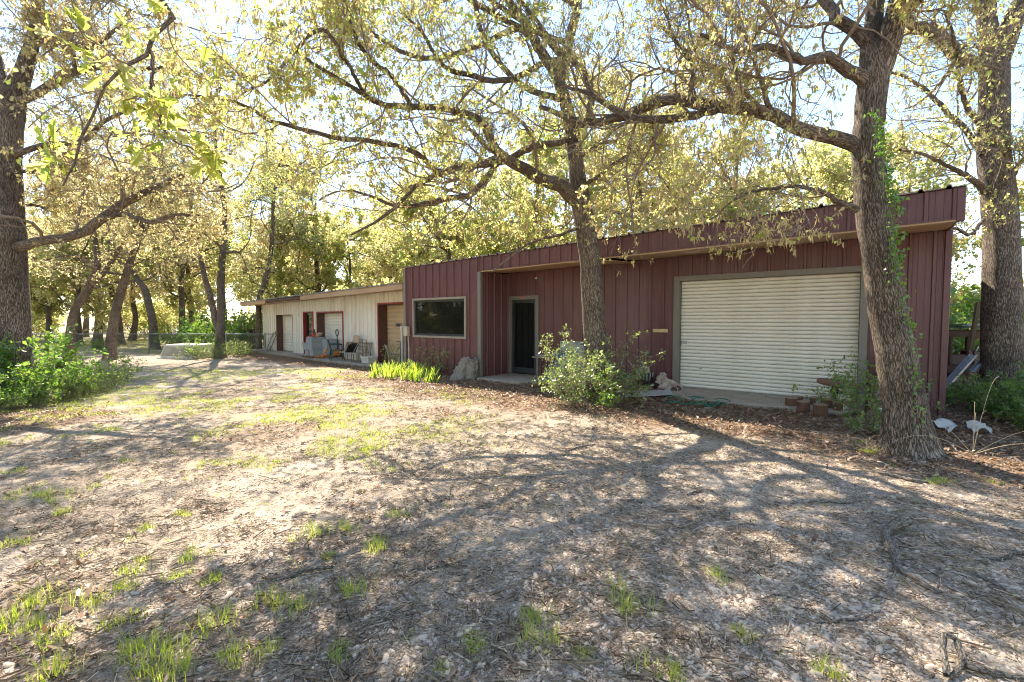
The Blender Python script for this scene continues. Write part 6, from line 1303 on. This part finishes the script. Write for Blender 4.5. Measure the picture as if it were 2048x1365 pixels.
# rusty cans and the pedestal stool
def can(px, py, h, r, lab, drip=False, tilt=0):
    g = gl(px, py); c = thing('rusty_can', lab, 'can', g, random.Random(px).uniform(-.3, .5), 'rusty cans by the roll-up door')
    b_ = MB().lathe([(r * .96, -.02), (r, 0), (r, h - .01), (r * 1.03, h - .008), (r * 1.03, h), (r * .94, h), (r * .93, h - .03), (r * .3, h - .032)], 20).build('body', rust, c, smooth=True)
    MB().lathe([(r * 1.035, h - .006), (r * 1.045, h + .004), (r * .97, h + .006), (r * .93, h - .004)], 20).build('rim', mat('worn_rim', (.34, .26, .19), (.25, .15, .09), scale=12, rough=.7), c, smooth=True)
    MB().lathe([(r * .92, h - .03), (r * .92, h - .022)], 20).build('dark_top', black_iron, c)  # black disc stands in for the dark inside of the open can
    MB().lathe([(r * 1.015, h * .5), (r * 1.025, h * .52), (r * 1.015, h * .54)], 20).build('bead', rust, c, smooth=True)
    if drip:
        for k in range(3): a = -1.9 + k * .28; MB().hexa([(r * 1.02 * math.cos(a + e) * q, r * 1.02 * math.sin(a + e) * q, z) for z, e2 in ((h * .35 - .03 * k, .06), (h - .012, .13)) for e, q in ((-e2, 1), (e2, 1), (e2, 1.012), (-e2, 1.012))]).build('paint_drip', wpaint, c)
can(1582, 826, .20, .10, 'wide rusty can standing apart from the others on the leaves'); can(1606, 834, .19, .10, 'rusty can beside the wide one, rim chipped'); can(1594, 822, .19, .09, 'rusty can tucked behind the wide one')
can(1632, 824, .19, .10, 'rusty can with white paint drips behind the pale one', True); can(1640, 842, .2, .105, 'pale rusted can standing furthest out on the leaves'); can(1656, 830, .2, .10, 'rusty can under the round seat, white paint running down', True); can(1682, 836, .2, .12, 'large rusty can next to the shrub', True)
g = gl(1668, 828); ps_ = thing('pedestal_stool', 'iron stool with a round rusty seat on a machine pedestal', 'stool', g, .3)
MB().lathe([(.16, -.02), (.15, .03), (.06, .06), (.045, .12), (.045, .30), (.07, .31), (.07, .36), (.05, .37), (.05, .42)], 18).build('pedestal', black_iron, ps_, smooth=True); MB().tube([(.02, -.05, .3), (.12, -.1, .33), (.16, -.1, .28)], .018, 7).build('lever', black_iron, ps_)
o = MB().lathe([(.05, .415), (.27, .425), (.31, .44), (.325, .47), (.32, .505), (.30, .52), (.26, .515), (.10, .50), (.0, .50)], 30).build('seat', mat('dull_red_brown', (.23, .12, .085), (.17, .09, .065), scale=6, rough=.75, dirt=(.3, .22, .15), dscale=5, damt=.4), ps_, smooth=True); o.rotation_euler = (R(3), R(5), 0)
# plywood leaning at the corner
q = m2w(8.72, 1.06); q.z = -.12; o = MB().box((0, 0, .55), (.46, .018, 1.1), (R(-6), R(1.5), 0)).build('plywood_sheet', None); o.location = q; o.rotation_euler = (0, 0, YAW_M)
pm_ = bpy.data.materials.new('grained_plywood'); pm_.use_nodes = True; n = pm_.node_tree.nodes; L = pm_.node_tree.links; tc = n.new('ShaderNodeTexCoord'); mp = n.new('ShaderNodeMapping'); mp.inputs['Scale'].default_value = (3.2, 1, .8); L.new(tc.outputs['Object'], mp.inputs[0]); wv = n.new('ShaderNodeTexWave'); wv.wave_type = 'RINGS'; wv.inputs['Scale'].default_value = 2.4; wv.inputs['Distortion'].default_value = 7; wv.inputs['Detail'].default_value = 3; L.new(mp.outputs[0], wv.inputs['Vector'])
r_ = ramp(n, [(0, (.14, .11, .09)), (.35, (.30, .25, .20)), (1, (.40, .35, .29))]); L.new(wv.outputs[0], r_.inputs[0]); L.new(r_.outputs[0], n['Principled BSDF'].inputs['Base Color']); n['Principled BSDF'].inputs['Roughness'].default_value = .85; o.data.materials.append(pm_)
tag(o, 'grey plywood sheet with swirling grain leaning behind the leaning oak', 'plywood')
# white plastic scraps
def scrap(px, py, w, d, lab, rz_, seed):
    g = gl(px, py); rs = np.random.default_rng(seed); n_ = 9; B = MB(); vs = []
    for i in range(n_):
        for j in range(n_):
            a, b_ = i / (n_ - 1) - .5, j / (n_ - 1) - .5; k = 1 - .25 * abs(a) - .2 * abs(b_); vs.append((a * w * k, b_ * d * k, .05 + .10 * (b_ + .5) + .03 * math.sin(a * 6 + seed) + .02 * math.sin(b_ * 9 + a * 5)))
    m_ = len(vs); vs += [(x, y, z - .006) for x, y, z in vs]; fs = []
    for i in range(n_ - 1):
        for j in range(n_ - 1): a = i * n_ + j; fs += [(a, a + n_, a + n_ + 1, a + 1), (a + m_, a + 1 + m_, a + n_ + 1 + m_, a + n_ + m_)]
    for i in range(n_ - 1): fs += [(i, i + 1, i + 1 + m_, i + m_), ((n_ - 1) * n_ + i, (n_ - 1) * n_ + i + m_, (n_ - 1) * n_ + i + 1 + m_, (n_ - 1) * n_ + i + 1), (i * n_, i * n_ + m_, (i + 1) * n_ + m_, (i + 1) * n_), (i * n_ + n_ - 1, (i + 1) * n_ + n_ - 1, (i + 1) * n_ + n_ - 1 + m_, i * n_ + n_ - 1 + m_)]
    B.add(vs, fs); o = B.build('plastic_scrap', mat('white_plastic', (.44, .45, .42), (.33, .33, .30), scale=6, rough=.5), smooth=True); o.location = g; o.rotation_euler = (0, 0, rz_); tag(o, lab, 'plastic scrap')
scrap(1893, 872, .42, .24, 'larger bent white plastic scrap beside the root of the leaning oak', .4, 1); scrap(1958, 878, .30, .2, 'smaller white plastic scrap half under the undergrowth', -.2, 2)

# ================================================================== JUNK RACK BEYOND THE WORKSHOP END
RY = 10.6; q = atY(1925, 740, RY); rk = thing('junk_rack', 'rough rusty rack loaded with old metal sheets past the workshop end', 'rack', (q.x, RY, gzf(q.x, RY)), R(-6))
zt_ = EYE - (657 - 640) / FPX * RY - gzf(q.x, RY)
for x_ in (-.55, .35, 1.55, 2.4):
    for y in (-.35, .35): MB().tube([(x_, y, -.05), (x_, y, zt_ - .02)], .035, 6).build('post', dark_wood, rk)
for z in (zt_ - .18, .42): 
    MB().span(-.62, 2.5, -.38, -.32, z, z + .14).build('beam', dark_wood, rk, bevel=.006); MB().span(-.62, 2.5, .32, .38, z, z + .14).build('beam', dark_wood, rk, bevel=.006)
MB().span(-.15, .5, -.42, -.385, zt_ - .24, zt_ - .04).build('rusty_plate', rust, rk, bevel=.004)
MB().span(-.6, 2.45, -.3, .3, .565, .585).build('shelf', dark_wood, rk)
rg_ = random.Random(31)
for k in range(7):
    B = MB(); B.box((.9 + rg_.uniform(-.1, .1), rg_.uniform(-.08, .08), zt_ + .012 + k * .014), (3.1 - .15 * k, .7, .008), (rg_.uniform(-.012, .012), rg_.uniform(-.006, .006), rg_.uniform(-.05, .05))); o = B.build('metal_sheet', mat('green_grey_sheet', (.20, .24, .22), (.13, .15, .14), scale=3, rough=.45, metal=.4)); o.location = (q.x, RY, gzf(q.x, RY)); tag(o, 'long dull metal sheet in the pile on top of the junk rack', 'metal sheet', 'metal sheets on the junk rack')
for k, (x_, y, w, d, h) in enumerate(((-.3, 0, .35, .4, .22), (.15, -.1, .3, .35, .30), (.7, 0, .5, .45, .26), (1.3, 0, .45, .4, .34), (1.9, -.05, .4, .4, .28))):
    c = thing('scrap_crate', 'dark scrap crate on the shelf of the junk rack', 'crate', (q.x + x_, RY + y - .05 * x_, gzf(q.x, RY) + .587), R(-6), 'scrap crates on the junk rack')
    for s_ in (-1, 1): MB().span(-w / 2, w / 2, s_ * d / 2 - .01, s_ * d / 2 + .01, 0, h).build('side', jamb_brown, c); MB().span(s_ * w / 2 - .009, s_ * w / 2 + .009, -d / 2 + .012, d / 2 - .012, 0, h).build('side', jamb_brown, c)
    MB().span(-w / 2 + .01, w / 2 - .01, -d / 2 + .011, d / 2 - .011, 0, .015).build('base', jamb_brown, c); MB().tube([(-w * .3, 0, .02), (w * .35, .05, h + .1)], .02, 6).build('scrap_rod', steel, c)
p_ = atY(1935, 700, RY - .5); o = MB().box((0, 0, .95), (.085, .05, 2.3), (0, R(7), 0)).build('fence_board', mat('old_stake', (.25, .18, .10), (.18, .13, .08), scale=5, rough=.85, stretch=(1, 1, .2)), bevel=.004); o.location = (p_.x, RY - .55, gzf(p_.x, RY - .5) - .1); tag(o, 'tilted wooden stake rising above the junk rack', 'stake')
def channel(pa, pb, Y, lab, w=.13):
    a, b_ = atY(*pa, Y), atY(*pb, Y + .25); d = b_ - a; B = MB(); L_ = d.length
    B.prism([(-w / 2, 0), (w / 2, 0), (w / 2, .05), (w / 2 - .008, .05), (w / 2 - .008, .008), (-w / 2 + .008, .008), (-w / 2 + .008, .05), (-w / 2, .05)], 0, L_, 'xy'); o = B.build('metal_channel', mat('channel_grey', (.34, .36, .37), (.24, .25, .26), scale=5, rough=.4, metal=.5)); o.location = a; o.rotation_euler = d.to_track_quat('Z', 'Y').to_euler(); tag(o, lab, 'metal channel')
channel((1880, 786), (1948, 712), 9.3, 'long bent grey metal channel leaning on the junk rack'); channel((1945, 745), (1990, 700), 9.6, 'short grey metal channel lying across the foot of the rack', .1)
o = MB().tube([tuple(atY(1938, 702, 9.7)), tuple(atY(1946, 712, 9.65)), tuple(atY(1957, 722, 9.6))], .012, 6).build('bent_rod', steel); tag(o, 'short bent rod at the top of the leaning channel', 'rod')
